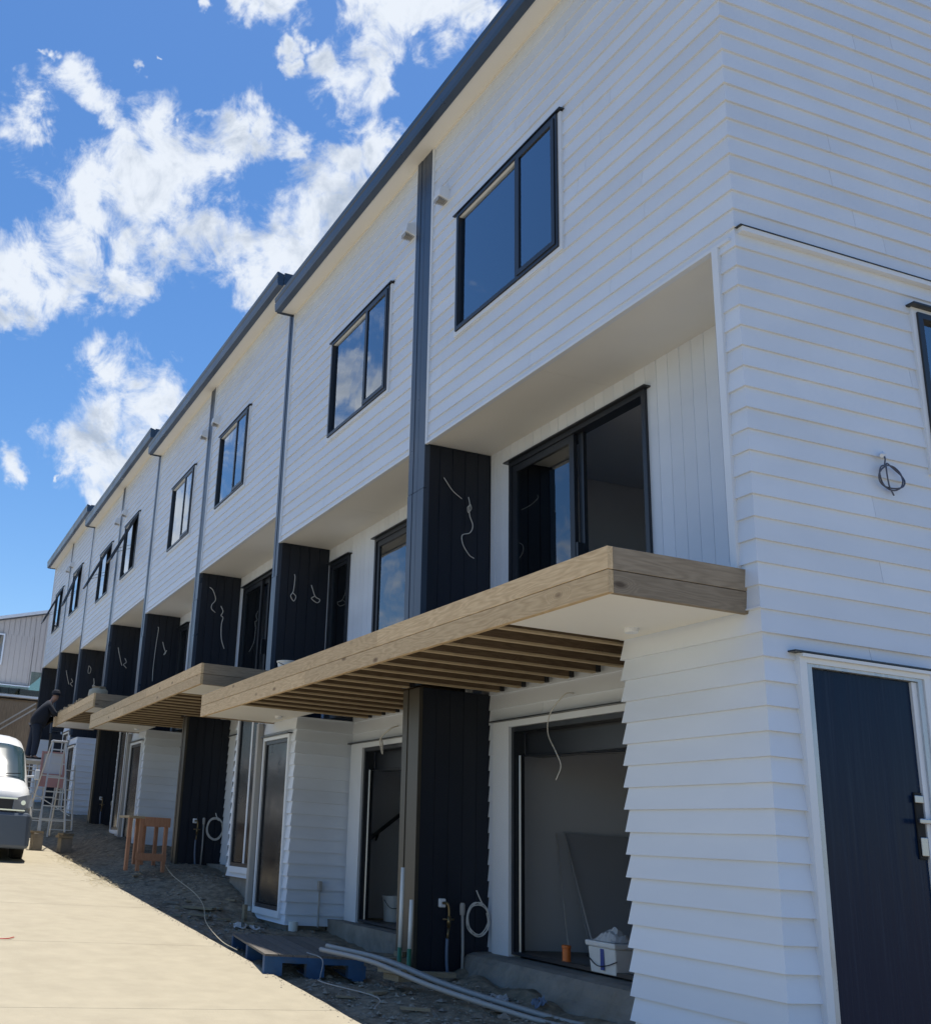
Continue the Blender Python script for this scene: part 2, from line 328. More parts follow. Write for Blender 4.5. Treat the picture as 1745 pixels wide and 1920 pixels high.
def grooved(mb, O, U, N, u0, u1, z0, z1, pitch=.15, gap=.009, dep=.008, holes=()):
    """vertical shiplap panels with shadow grooves"""
    O = Vector(O); U = Vector(U); N = Vector(N); u = u0
    P = lambda u, z, o: O + U * u + Vector((0, 0, z)) + N * o
    while u < u1 - 1e-4:
        v = min(u + pitch, u1); g = min(gap, (v-u)/3)
        us = sorted({u + g/2, v - g/2, u, v} | {c for h in holes for c in (h[0], h[1]) if u < c < v})
        for a, b in zip(us, us[1:]):
            m = (a+b)/2; sp = [(z0, z1)]
            for h in holes:
                if h[0] < m < h[1]:
                    ns = []
                    for s0, s1 in sp:
                        if h[2] > s0: ns.append((s0, min(s1, h[2])))
                        if h[3] < s1: ns.append((max(s0, h[3]), s1))
                    sp = ns
            ga = -dep if a < u + g/2 - 1e-6 else 0; gb = -dep if b > v - g/2 + 1e-6 else 0
            for s0, s1 in sp: mb.quad(P(a, s0, ga), P(b, s0, gb), P(b, s1, gb), P(a, s1, ga))
        u = v
def frame_yz(mb, x0, x1, y0, y1, z0, z1, w, wb=None):
    wb = w if wb is None else wb
    mb.box((x0, y0, z0), (x1, y0+w, z1)); mb.box((x0, y1-w, z0), (x1, y1, z1))
    if wb > 0: mb.box((x0, y0+w, z0), (x1, y1-w, z0+wb))
    mb.box((x0, y0+w, z1-w), (x1, y1-w, z1))
def frame_xz(mb, y0, y1, x0, x1, z0, z1, w):
    mb.box((x0, y0, z0), (x0+w, y1, z1)); mb.box((x1-w, y0, z0), (x1, y1, z1))
    mb.box((x0+w, y0, z0), (x1-w, y1, z0+w)); mb.box((x0+w, y0, z1-w), (x1-w, y1, z1))

# ------------------------------------------------------------------ ground
def lerp_t(T, v):
    for (a, za), (b, zb) in zip(T, T[1:]):
        if v <= b: return za + (zb-za) * max(0, (v-a)/(b-a))
    return T[-1][1]
BT = [(-60, -2.7), (-6, -.05), (0, .28), (2.4, .43), (4.6, .46), (7, .50), (9.0, .58), (10.5, .98), (13.8, 1.14), (18, 1.48), (22, 1.72), (27, 2.1), (35, 2.5), (60, 3.4), (400, 8)]
def drive(y): return .05 * (y + 5.25) if y < 60 else 3.26
def soilz(x, y):
    e = drive(y) - .05; t = max(0, min(1, (x + 1.45) / 1.35)); t = t*t*(3-2*t)
    b = lerp_t(BT, y)
    z = e + (b - e) * t
    n = noise.fractal((x*1.3, y*1.3, 3.1), 1, 2, 4) * .04 + noise.fractal((x*6, y*6, 1.1), .7, 2, 4) * .022
    if 0 < x < 1.3 and 1 < y < 4.7: z += .12 * min(1, x/.35) * (.6 + .8*noise.noise((x*3, y*2.1, 5)))
    f = max(0, min(1, (x + 1.45) / .25))
    return z + n * (.25 + .75*f) if -1.6 < x < 1.3 else z
mb = MB()
xs = [-300, -120, -60, -20, -9] + [-1.9] + [-1.5 + .045*i for i in range(60)] + [1.3, 4, 12, 40, 120, 300]
ys = [-300, -100, -40, -15, -4] + [-1 + .06*i for i in range(180)] + [9.8 + .16*i for i in range(120)] + [29.5, 32, 36, 45, 60, 120, 300]
n = len(xs)
for y in ys:
    for x in xs: mb.v.append((x, y, soilz(x, y) if x > -1.6 else drive(y) - .06))
for j in range(len(ys)-1):
    for i in range(n-1): a = j*n+i; mb.f.append((a, a+1, a+n+1, a+n))
tag(mb.build('ground', 'soil', smooth=True), kind='structure')
mb = MB()
dy = [-40, -20, -8] + [-3 + 3.0*i for i in range(22)]
cutg = .006
for a, b in zip(dy, dy[1:]):
    b2 = b - cutg
    m_ = 24; ed = [(-1.45 + .012*noise.fractal((0, (a+(b2-a)*i/m_)*2.2, 4.4), 1, 2, 4), a+(b2-a)*i/m_) for i in range(m_+1)]
    top = [(-9, a, drive(a))] + [(x, y, drive(y)) for x, y in ed] + [(-9, b2, drive(b2))]
    mb.quad(*top); n0 = len(mb.v); mb.v += [(x, y, drive(y)) for x, y in ed] + [(x, y, drive(y)-.14) for x, y in ed]
    for i in range(m_): mb.f.append((n0+i, n0+m_+1+i, n0+m_+2+i, n0+i+1))
    mb.quad((-9, a, drive(a)), (-9, a, drive(a)-.14), (ed[0][0], a, drive(a)-.14), (ed[0][0], a, drive(a)))
tag(mb.build('driveway', 'conc'), kind='structure')
# stones in the soil: nobody could count them
mb = MB()
def stone(c, r):
    n0 = len(mb.v); q = [(1,0,0),(-1,0,0),(0,1,0),(0,-1,0),(0,0,1),(0,0,-.6)]; a = rnd.random()*6.28; ca, sa = math.cos(a), math.sin(a)
    s = (rnd.uniform(.6, 1.3), rnd.uniform(.6, 1.3), rnd.uniform(.3, .8))
    for x, y, z in q:
        x *= s[0]; y *= s[1]; j = rnd.uniform(.8, 1.2)
        mb.v.append((c[0]+(x*ca-y*sa)*r*j, c[1]+(x*sa+y*ca)*r*j, c[2]+z*s[2]*r))
    for f in ((0,2,4),(2,1,4),(1,3,4),(3,0,4),(2,0,5),(1,2,5),(3,1,5),(0,3,5)): mb.f.append(tuple(n0+i for i in f))
for i in range(9000):
    y = -1 + 22 * rnd.random()**1.7; x = rnd.uniform(-1.42, .2)
    r = rnd.uniform(.004, .014) * (1.8 if rnd.random() < .07 else 1)
    if y > 5 and rnd.random() < .5: continue
    stone((x, y, soilz(x, y) + r*.2), r)
for i in range(1500):
    y = -.8 + 15 * rnd.random()**1.5; x = rnd.uniform(-1.42, .35)
    cl = noise.noise((x*1.7, y*1.1, 8))
    if cl < -.05 and rnd.random() < .8: continue
    r = rnd.uniform(.012, .034); stone((x, y, soilz(x, y) + r*.15), r)
for i in range(900):      # crumbs spilt over the concrete edge
    y = -1 + 20 * rnd.random(); x = -1.45 - abs(rnd.gauss(0, .05)); r = rnd.uniform(.003, .009); stone((x, y, drive(y)+r*.3), r)
tag(mb.build('gravel', 'gravel'), 'loose grey gravel and stones over the bare soil strip', 'gravel', kind='stuff')
mb = MB()
for i in range(420):
    t = rnd.random(); y = 11.2 + 5.5*rnd.random()**1.2; x = -1.5 + rnd.gauss(0, .13); a = rnd.uniform(0, 3.14); l_ = rnd.uniform(.03, .12)
    z = max(drive(y), soilz(x, y)) + .006
    mb.bar((x, y, z), (x+l_*math.cos(a), y+l_*math.sin(a), z+rnd.uniform(0, .03)), .004, .002)
tag(mb.build('straw_litter', 'grass'), 'dry straw scraps along the far concrete edge', 'straw', kind='stuff')

# ------------------------------------------------------------------ the terrace
PIL = [(-.1, 0), (4.65, 5.02), (9.34, 9.54), (13.76, 14.05), (18.2, 18.46), (22.28, 22.56), (26.75, 26.98), (30.85, 31.09), (35.05, 35.2)]
DZ = [0, .46, .87, 1.33]
WIN = [(2.08, 4.0), (5.72, 7.58), (11.4, 13.1), (14.9, 16.65), (20.12, 21.72), (23.42, 25.1), (28.35, 30.05), (32.1, 33.8)]
XB = 8.0; RX0 = .775
HL = ['nearest end townhouse of the white weatherboard terrace, with a dark side door', 'second townhouse from the camera, glass side window tucked beside its far dark fin',
 'third townhouse, between the first and second roof steps, closed upper window', 'fourth townhouse, last one with its upper window still shut', 'fifth townhouse, first with an upper awning sash propped open',
 'sixth townhouse, open sash overhanging towards the seventh house', 'seventh townhouse, second from the far end, behind the step ladder', 'eighth and farthest townhouse at the end of the terrace']
houses = []
def cable(pts, r, name, label, m='cable', cat='cable', group=None, n=8):
    b = MB(); b.tube(spline(pts, n), r*.78, 6); return solo(b, name, m, label, cat, group, smooth=True)
for k in range(8):
    p = k // 2; dz = DZ[p]; odd = (k % 2 == 0)          # odd: bay on the near side
    ya = PIL[k][1]; yb = PIL[k+1][0]; ybp = PIL[k+1][1]
    H = thing('townhouse', (0, ya, .7 + dz), HL[k], 'house', 'white terraced townhouses in a row'); houses.append(H)
    zt = 9.48 + dz; zs = 5.78 + dz; zd = 3.40 + dz; zu = 3.16 + dz; zf = .73 + dz
    w0, w1 = WIN[k]; wz0, wz1 = 6.81 + dz, 8.21 + dz
    # upper front wall
    b = MB()
    clad(b, (0, 0, 0), (0, 1, 0), (-1, 0, 0), ya, yb, zs, zt, [(w0-.045, w1+.045, wz0-.05, wz1+.05)], dz, m0=(k == 0), m1=(k == 7))
    b.build('upper_cladding', 'white', H)
    # edge trims beside pillars and along the bottom
    b = MB()
    if k > 0: b.box((-.034, ya, zs-.02), (.0, ya+.03, zt))
    b.box((-.034, yb-.03, zs-.02), (.0, yb, zt))
    b.box((-.030, ya+.03, zs-.02), (.02, yb-.03, zs+.004))
    b.build('edge_trim', 'trim', H)
    # soffit of the balcony recess
    b = MB(); ys0 = ya if k else .15
    sp = [ys0, ys0 + (yb-ys0)*.52, yb]
    for a, c in zip(sp, sp[1:]): b.box((.02, a+.002, zs-.006), (RX0, c-.002, zs+.012))
    b.build('soffit', 'cream', H)
    # recess back wall with balcony door (and side window on even houses)
    if k == 0: doors = [(1.98, 4.23, 5.55, 'slide')]
    elif odd: doors = [(ybp - 2.55 if False else yb - 2.3, yb - .27, 5.53 + dz, 'slide')]
    else: doors = [(ya + .62, ya + 2.62, 5.53 + dz, 'slide'), (yb - .82, yb - .1, 5.52 + dz, 'fixed')]
    b = MB(); y_lo = (.2 if k == 0 else ya)
    grooved(b, (RX0, 0, 0), (0, 1, 0), (-1, 0, 0), y_lo, yb, zd - .15, zs, holes=[(d[0], d[1], 0, d[2]) for d in doors])
    b.build('recess_wall', 'white', H)
    for d0, d1, dt, kind in doors:
        D = thing('x', (0, 0, 0), None, None); bpy.data.objects.remove(D)
        fb = MB(); frame_yz(fb, RX0-.03, RX0+.09, d0, d1, zd+.0, dt, .05, .06)
        F = fb.build('balcony_door' if kind == 'slide' else 'side_window', 'joinery', H)
        fl = MB(); fl.box((RX0-.07, d0-.05, dt+.001), (RX0+.0, d1+.05, dt+.016)); fl.build('head_flashing', 'joinery', F)
        if kind == 'slide':
            ym = d0 + (d1-d0)*.5
            s1 = MB(); frame_yz(s1, RX0-.012, RX0+.028, ym-.03, d1-.05, zd+.06, dt-.05, .075); s1.build('fixed_sash', 'joinery', F)
            g = MB(); g.box((RX0+.004, ym+.045, zd+.13), (RX0+.012, d1-.125, dt-.125)); g.build('pane', 'glassd', F)
            s2 = MB(); yo = ym - .12 if k == 0 else ym - .3
            frame_yz(s2, RX0+.034, RX0+.072, yo, yo+(d1-d0)*.5-.02, zd+.06, dt-.05, .075); S = s2.build('sliding_sash', 'joinery', F)
            h = MB(); h.box((RX0-.03, yo+.02, zd+.75), (RX0+.034, yo+.05, zd+1.0)); h.build('handle', 'joinery', F)
        else:
            s1 = MB(); frame_yz(s1, RX0-.012, RX0+.03, d0+.05, d1-.05, zd+.06, dt-.05, .05); s1.build('sash', 'joinery', F)
            g = MB(); g.box((RX0+.004, d0+.1, zd+.11), (RX0+.012, d1-.1, dt-.1)); g.build('pane', 'glassd', F)
    # upper window
    wb = MB(); wb.box((-.002, 0, 0), (0, 0, 0)) if False else None
    wb = MB(); frame_yz(wb, -.05, .05, w0, w1, wz0, wz1, .04); ym = w0 + (w1-w0)*.37
    wb.box((-.045, ym-.025, wz0+.04), (.045, ym+.025, wz1-.04)); F = wb.build('upper_window', 'joinery', H)
    sb = MB(); frame_yz(sb, -.034, .0, w0-.045, w1+.045, wz0-.05, wz1+.0, .044); sb.build('window_trim', 'trim', F)
    fl = MB(); fl.box((-.062, w0-.07, wz1+.012), (-.0, w1+.07, wz1+.022)); fl.build('head_flashing', 'joinery', F)
    g = MB(); g.box((-.006, ym+.025, wz0+.04), (.002, w1-.04, wz1-.04)); g.build('pane', 'glass', F)
    rv = MB()   # white reveal lining behind the glass
    rv.quad((.05, w1-.005, wz0), (.24, w1-.005, wz0), (.24, w1-.005, wz1), (.05, w1-.005, wz1)); rv.quad((.05, w0+.005, wz0), (.05, w0+.005, wz1), (.24, w0+.005, wz1), (.24, w0+.005, wz0))
    rv.quad((.05, w0, wz1-.005), (.05, w1, wz1-.005), (.24, w1, wz1-.005), (.24, w0, wz1-.005)); rv.quad((.05, w0, wz0+.005), (.24, w0, wz0+.005), (.24, w1, wz0+.005), (.05, w1, wz0+.005))
    rv.build('reveal', 'trim', F)
    ang = 0 if k < 4 else R([24, 24, 18, 23][k-4])
    # awning sash hinged along its head
    def rot(pt):
        x, y, z = pt; dzz = z - (wz1-.04); xx = x
        return (-.05 + (xx+.05)*math.cos(ang) + dzz*math.sin(ang), y, wz1-.04 + dzz*math.cos(ang) - (xx+.05)*math.sin(ang))
    s = MB(); frame_yz(s, -.06, -.02, w0+.035, ym-.02 if k < 4 else ym-.02, wz0+.035, wz1-.035, .05); s.v = [rot(q) for q in s.v]
    s_o = s.build('awning_sash', 'joinery', F)
    g = MB(); g.box((-.045, w0+.085, wz0+.085), (-.035, ym-.07, wz1-.085)); g.v = [rot(q) for q in g.v]; g.build('sash_pane', 'glass', s_o)
    if ang:
        st = MB(); st.bar(rot((-.03, w0+.06, wz0+.35)), (0, w0+.05, wz0+.62), .015, .008); st.bar(rot((-.03, ym-.05, wz0+.35)), (0, ym-.04, wz0+.62), .015, .008); st.build('window_stay', 'joinery', F)
    # pillar on the facade at the far joint
    q0, q1 = PIL[k+1]
    if k < 7:
        pt = zt + (DZ[(k+1)//2] - dz if k % 2 else 0); zb = (zu if k % 2 else .58 + dz)
        b = MB(); wd = q1 - q0
        if k % 2 == 0:
            for (a0, a1, xx) in ((q0, q0+wd*.42, -.035), (q0+wd*.42+.006, q0+wd*.7, -.035), (q0+wd*.7+.006, q1, -.04)):
                b.box((xx, a0, 5.27+dz+.004), (.0, a1, pt)); b.box((xx-.003, a0, zu+.02), (.0, a1, 5.27+dz-.004))
        else:
            b.box((-.03, q0, 5.27+dz+.004), (0, q0+wd*.55, pt)); b.box((-.036, q0+wd*.55+.006, 5.27+dz+.004), (0, q1, pt)); b.box((-.036, q0, zd-.1), (0, q1, 5.27+dz-.004))
        b.box((-.008, q0+.002, zd-.1), (.03, q1-.002, pt))
        b.build('facade_pillar', 'steel', H)
    # dark dividing fin: grooved near face, balcony level
    zc = (DZ[min(3, (k+1)//2)] + 5.78) if k % 2 else zs
    b = MB(); fy = q0 if k < 7 else 34.9
    grooved(b, (0, fy+.008, 0), (1, 0, 0), (0, -1, 0), .0, RX0, zd-.15, zs-.007, pitch=.155)
    b.box((.001, fy+.02, zd-.15), (RX0, q1-.002, zc-.012))
    if k == 7: b.box((-.03, fy, zd-.15), (0, q1, zs))
    fn = b.build('dividing_fin', 'fin', H)
    if k < 7:     # white side lining on the far face of the fin belongs to the next house: dark as well
        pass
    # eave: soffit, gutter, roof
    e0 = ya if k else -.35; e1 = ybp if (k % 2 == 0) else (q0 + .04)
    if k % 2 == 0 and k: e0 = PIL[k][0] + .0
    if k == 0: e0 = -.05
    b = MB(); b.box((-.24, e0, zt), (.0, e1, zt+.012)); b.box((-.026, e0, zt-.02), (-.0, e1, zt-.001)); b.build('eave_soffit', 'cream', H)
    b = MB(); prof = [(-.24, -.03), (-.335, -.03), (-.345, .02), (-.350, .10), (-.338, .115), (-.35, .135), (-.36, .19), (-.345, .20), (-.24, .17)]
    prof = [(x, z + zt + .01) for x, z in prof]
    for (xa, za), (xb, zb2) in zip(prof, prof[1:]+prof[:1]): b.quad((xa, e0, za), (xa, e1, za), (xb, e1, zb2), (xb, e0, zb2))
    b.quad(*[(x, e0, z) for x, z in prof]); b.quad(*[(x, e1, z) for x, z in prof][::-1]); b.build('gutter', 'steel', H)
    b = MB()
    if k % 2 == 0 and k: b.box((-.24, e0-.02, zt-.0), (2.6, e0-.001, zt+.20))
    if k % 2: b.box((-.24, e1+.001, zt-.03), (2.6, e1+.02, zt+.17)); b.box((-.30, e1+.002, zt-.03), (-.24, e1+.012, zt+.02))
    if k == 0: b.box((-.24, -.09, zt), (XB, -.052, zt+.2))
    if b.v: b.build('barge_board', 'steel', H)
    b = MB(); b.hexa([(-.22, e0, zt+.13), (XB+.3, e0, zt+.75), (XB+.3, e1, zt+.75), (-.22, e1, zt+.13), (-.22, e0, zt+.16), (XB+.3, e0, zt+.78), (XB+.3, e1, zt+.78), (-.22, e1, zt+.16)]); b.build('roof', 'roof', H)
    # shell: party wall, back wall, floors, interior
    b = MB(); b.box((XB-.1, ya, zf-.4), (XB, ybp, zt+.7)); b.build('back_wall', 'white', H)
    b = MB(); b.box((.03, q0+.02, zf-.4), (XB-.1, q1-.02, zt+.7)) if k == 7 else b.box((RX0+.11, q0+.02, zf-.4), (XB-.1, q1-.02, zt+.1)); b.box((.06, q0+.03, zs+.02), (RX0+.11, q1-.03, zt+.1)); b.build('party_wall', 'inner', H)
    yA = ya + (.12 if k == 0 else .0)
    b = MB()
    for q in (((.05, yA, zs+.014), (4.5, yb, zs+.2)), ((RX0+.1, yA, zu+.14), (4.5, yb, zd)), ((.06, yA, zt-.2), (4.5, yb, zt-.12)), ((RX0+.1, yA, zs-.05), (4.5, yb, zs+.012))):
        b = MB(); b.box(*q); b.build('floor_slab', 'inner', H)
    b = MB(); b.box((4.5, yA, zf), (4.56, yb, zt))
    b.box((3.6, yA+.02, zf), (3.7, yb-.01, zu+.1)); b.build('interior_wall', 'inner', H)
    # ground floor -----------------------------------------------------------
    bw = 1.36 if k == 0 else 1.2
    by0, by1 = (ya, ya+bw) if odd else (yb - bw, yb)
    if k == 0: by1 = 1.36
    if k == 1: by0 = 8.19
    if not odd: by1 = q0 + .1
    if odd and k: by0 = PIL[k][1] - .06
    nw = None if k == 0 else ((by0+.22, by1-.14) if not odd else (by0+.18, by1-.2))
    zl = zf - .1 if k else .15
    b = MB(); nh = [(nw[0]-.07, nw[1]+.07, zf-.04, 2.95+dz)] if nw else []
    clad(b, (0, 0, 0), (0, 1, 0), (-1, 0, 0), by0, by1, zl, zu, nh, dz, m0=(k == 0 or not odd), m1=odd, tb=.026)
    # return walls of the bay
    if odd: clad(b, (0, by1, 0), (-1, 0, 0), (0, 1, 0), -RX0-.02, 0, zl, zu, (), dz, m1=True, tb=.026)
    else: clad(b, (0, by0, 0), (1, 0, 0), (0, -1, 0), 0, RX0+.02, zl, zu, (), dz, m0=True, tb=.026)
    # recess wall with entry opening
    ry0, ry1 = (by1, q0) if odd else (PIL[k][1], by0)
    if k == 0: op = (2.05, 4.22)
    elif odd: op = (ry0 + .45, ry1 - .5)
    else: op = (ry0 + .45, ry1 - .42)
    ot = 2.83 + dz; jw = .30 if k == 0 else .36
    clad(b, (RX0+.015, 0, 0), (0, 1, 0), (-1, 0, 0), ry0, ry1, zf-.03, zd-.03, [(op[0]-.14, op[1]+jw-.02, 0, ot+.03)], dz)
    b.build('lower_cladding', 'white', H)
    b = MB(); b.box((RX0-.03, op[1], zf-.04), (RX0+.1, op[1]+.30 if not odd else op[1]+.28, ot)) if False else None
    b.box((RX0-.03, op[1]-.0, zf-.07), (RX0+.1, op[1]+jw, ot+.03)); b.box((RX0-.03, op[0]-.16, zf-.07), (RX0+.1, op[0], ot+.03)); b.box((RX0-.025, op[0], ot-.03), (RX0+.1, op[1], ot+.03)); b.build('door_surround', 'trim', H)
    fb = MB(); frame_yz(fb, RX0+.0, RX0+.12, op[0], op[1], zf, ot-.032, .045, .03); F = fb.build('entry_frame', 'joinery', H)
    fl = MB(); fl.box((RX0-.07, op[0]-.2, ot+.031), (RX0+.01, op[1]+jw+.03, ot+.043)); fl.build('head_flashing', 'joinery', F)
    g = MB(); g.tube([(RX0+.06, op[1]-.065, zf+.02), (RX0+.06, op[1]-.065, ot-.3)], .012); g.build('door_track', 'galv', F)
    g = MB(); g.tube([(RX0+.10, op[0]+.05, ot-.36), (RX0+.10, op[1]-.05, ot-.30)], .010); g.box((RX0+.15, op[0]+.02, ot-.30), (RX0+.35, op[1]-.02, ot-.05)); g.build('roller_head', 'joinery', F)
    if nw:
        fb = MB(); frame_yz(fb, -.05, .0, nw[0]-.07, nw[1]+.07, zf-.04, 2.95+dz, .045, .08); F2 = fb.build('sidelight_window', 'trim', H)
        g = MB(); frame_yz(g, -.03, .03, nw[0]-.024, nw[1]+.024, zf+.041, 2.904+dz, .05); g.build('frame', 'joinery', F2)
        g = MB(); g.box((-.012, nw[0]+.02, zf+.1), (-.004, nw[1]-.02, 2.86+dz)); g.build('pane', 'glassb', F2)
        fl = MB(); fl.box((-.085, nw[0]-.1, 2.951+dz), (-.0, nw[1]+.1, 2.966+dz)); fl.build('head_flashing', 'joinery', F2)
        if odd:
            g = MB(); g.box((-.02, nw[0]+.3, zf+.06), (.02, nw[0]+.36, 2.86+dz)); g.build('mullion', 'trim', F2)
    # foundation
    b = MB()
    if k == 0:
        ny, nz = 60, 14; base = len(b.v)
        for i in range(ny+1):
            y_ = by1+.03 + (q0-by1-.03)*i/ny
            for j in range(nz+1):
                t = j/nz; pr = [(0, .30, .20), (.5, .40, .50), (.62, .46, .56), (.75, .50, .665), (.82, .56, .70), (1, .80, .712)]
                for (ta, xa_, za_), (tb_, xb_, zb_) in zip(pr, pr[1:]):
                    if t <= tb_: w_ = (t-ta)/(tb_-ta); x_ = xa_+(xb_-xa_)*w_; z_ = za_+(zb_-za_)*w_; break
                nn_ = noise.fractal((y_*3.2, z_*4, 1.7), 1, 2, 5)*.045*(1-t)**.3 if t < 1 else 0
                b.v.append((x_-nn_ + .10*(y_-by1)/3.3*(1-t), y_, z_+nn_*.35*(t > .4)))
        for i in range(ny):
            for j in range(nz): a = base+i*(nz+1)+j; b.f.append((a+nz+1, a, a+1, a+nz+2))
        b.box((.03, .05, .1), (3, by1+.02, zf-.1))
    else:
        b.box((.55, min(ry0, ry1), zf-.55), (3, max(ry0, ry1), zf-.012)); b.box((.03, by0+.05, zf-.6), (.55, by1-.03, zf-.101))
    b.build('foundation', 'found', H)
    b = MB(); b.box((RX0+.13, ry0+.01, zf-.01), (2.6, ry1-.01, zf-.001)); b.build('ground_floor', 'floor', H)
    if odd:    # full height dark column below the deck
        b = MB(); zz = .50 + dz if k == 0 else zf - .15
        grooved(b, (0, q0+.006, 0), (1, 0, 0), (0, -1, 0), .02, RX0+.02, zz, zu+.0, pitch=.155)
        b.box((.03, q0+.016, zz), (RX0+.02, q1-.01, zu)); b.build('column_panel', 'fin', H)
        b = MB(); wd = q1-q0
        for a0, a1, xx in ((q0, q0+.012, .019), (q0+.0, q0+wd*.3, -.02), (q0+wd*.3+.008, q0+wd*.68, -.012), (q0+wd*.68+.008, q1, -.02)):
            if xx < .01: b.box((xx, a0, zz+.02), (.019, a1, zu-.003))
        b.build('column_corner', 'brown', H)
    if k in (1, 3, 5):   # rainwater pipe by the joint
        b = MB(); yp = q0 + .17
        b.box((-.10, yp-.045, zf-.05), (-.02, yp+.045, zu)); D = b.build('downpipe', 'pvc', H, bevel=.008)
        b = MB(); b.lathe((-.06, yp, 0), [(.06, zf-.22), (.06, zf+.02), (.052, zf+.025)], 16); b.build('pipe_stub', 'pvcw', H, smooth=False)
    # vents
    vy = [4.33, 5.17, 13.45, 14.25, 21.95, 22.85, 30.6, 31.35][k]
    b = MB(); zc2 = 8.68 + dz; vy0, vy1 = vy-.075, vy+.075
    b.hexa([(-.14, vy0, zc2-.08), (0, vy0, zc2-.12), (0, vy1, zc2-.12), (-.14, vy1, zc2-.08), (-.12, vy0+.01, zc2+.03), (0, vy0, zc2+.09), (0, vy1, zc2+.09), (-.12, vy1-.01, zc2+.03)])
    V = b.build('wall_vent', 'trim', H, bevel=.01)
    b = MB()
    for j in range(6): b.box((-.135+.022*j, vy0+.02, zc2-.128), (-.127+.022*j, vy1-.02, zc2-.075))
    b.build('grille', 'pvc', V)
    if k % 2:
        pass
        b = MB(); yh = q0 - .09; b.bar((1.45, yh, zf+.90), (2.75, yh, zf+1.90), .04, .045); b.bar((1.7, yh, zf+1.08), (1.7, yh+.1, zf+.97), .02, .02); b.build('handrail', 'joinery', H)

# end wall of the first house
H = houses[0]; zt = 9.48
ew = [(.225, 1.30, 0, 2.90), (1.56, 2.6, 4.3, 5.60)]
b = MB(); clad(b, (0, 0, 0), (1, 0, 0), (0, -1, 0), 0, XB, .1, 3.15, ew, 0, m0=True, tb=.026); clad(b, (0, 0, 0), (1, 0, 0), (0, -1, 0), 0, XB, 3.15, zt + .02, ew, 0, m0=True); b.build('end_wall', 'white', H)
b = MB(); b.hexa([(0, .02, zt), (XB, .02, zt), (XB, .1, zt), (0, .1, zt), (0, .02, zt+.14), (XB, .02, zt+.7), (XB, .1, zt+.7), (0, .1, zt+.14)]); b.build('gable_top', 'white', H)
b = MB(); clad(b, (0, 0, 0), (0, 1, 0), (-1, 0, 0), 0, .14, 3.16, 5.78, (), 0, m0=True); b.build('wing_wall_cladding', 'white', H)
b = MB(); b.box((-.034, .14, 3.40), (.0, .2, 5.757)); b.box((0, .12, 3.3), (RX0, .2, 5.775)); b.build('wing_wall_trim', 'trim', H)
b = MB(); b.box((.02, .01, .6), (.22, .1, 9.4)); b.box((1.31, .012, .6), (1.55, .1, 9.4)); b.box((2.61, .012, .6), (XB, .1, 9.4)); b.box((.22, .012, 2.95), (1.31, .1, 9.4)); b.box((1.55, .012, .6), (2.61, .1, 4.28)); b.box((1.55, .012, 5.62), (2.61, .1, 9.4)); b.build('end_wall_lining', 'inner', H)
b = MB(); b.box((.02, -.055, 5.808), (XB, -.0, 5.845)); b.build('floor_flashing', 'trim', H); 
b = MB(); b.box((.0, -.062, 5.846), (XB, -.0, 5.852)); b.build('flashing_lip', 'joinery', H)
fb = MB(); frame_xz(fb, -.055, .06, .225, 1.30, .62, 2.89, .055); F = fb.build('side_door', 'trim', H); tag(F, 'scratched dark side door with silver masked frame')
g = MB(); frame_xz(g, -.045, .05, .281, 1.244, .66, 2.86, .045); g.build('frame', 'tape', F)
g = MB(); g.box((.33, -.012, .74), (1.155, .03, 2.81)); g.build('leaf', 'door', F)
g = MB(); g.box((1.158, -.03, .74), (1.2, .04, 2.81)); g.build('jamb', 'trim', F)
fl = MB(); fl.box((.17, -.085, 2.892), (1.36, .0, 2.902)); fl.build('head_flashing', 'joinery', F)
fl = MB(); fl.box((.23, -.08, 2.868), (1.31, -.056, 2.888)); fl.build('head_cap', 'trim', F)
g = MB(); g.box((1.085, -.026, 1.72), (1.15, -.0121, 2.12)); g.build('lock_case', 'rubber', F, bevel=.006)
for q in (((1.075, -.04, 2.055), (1.145, -.03, 2.10)), ((1.09, -.04, 1.74), (1.145, -.03, 1.85))): g = MB(); g.box(*q); g.build('lock_plate', 'galv', F, bevel=.004)
g = MB(); g.box((1.055, -.08, 1.93), (1.2, -.062, 1.96)); g.box((1.12, -.064, 1.93), (1.14, -.03, 1.96)); g.build('lever_handle', 'galv', F, bevel=.006)
fb = MB(); frame_xz(fb, -.05, .05, 1.60, 2.56, 4.34, 5.56, .045); F = fb.build('end_window', 'joinery', H)
g = MB(); frame_xz(g, -.033, 0, 1.56, 2.6, 4.3, 5.60, .042); g.build('window_trim', 'trim', F)
g = MB(); g.box((1.64, -.01, 4.38), (2.52, 0, 5.52)); g.build('pane', 'glass', F)
fl = MB(); fl.box((1.53, -.085, 5.601), (2.63, 0, 5.615)); fl.build('head_flashing', 'joinery', F)
# far end wall
b = MB(); b.box((.02, 35.21, 1.6), (XB, 35.3, 11.4)); b.build('far_end_wall', 'white', houses[7])

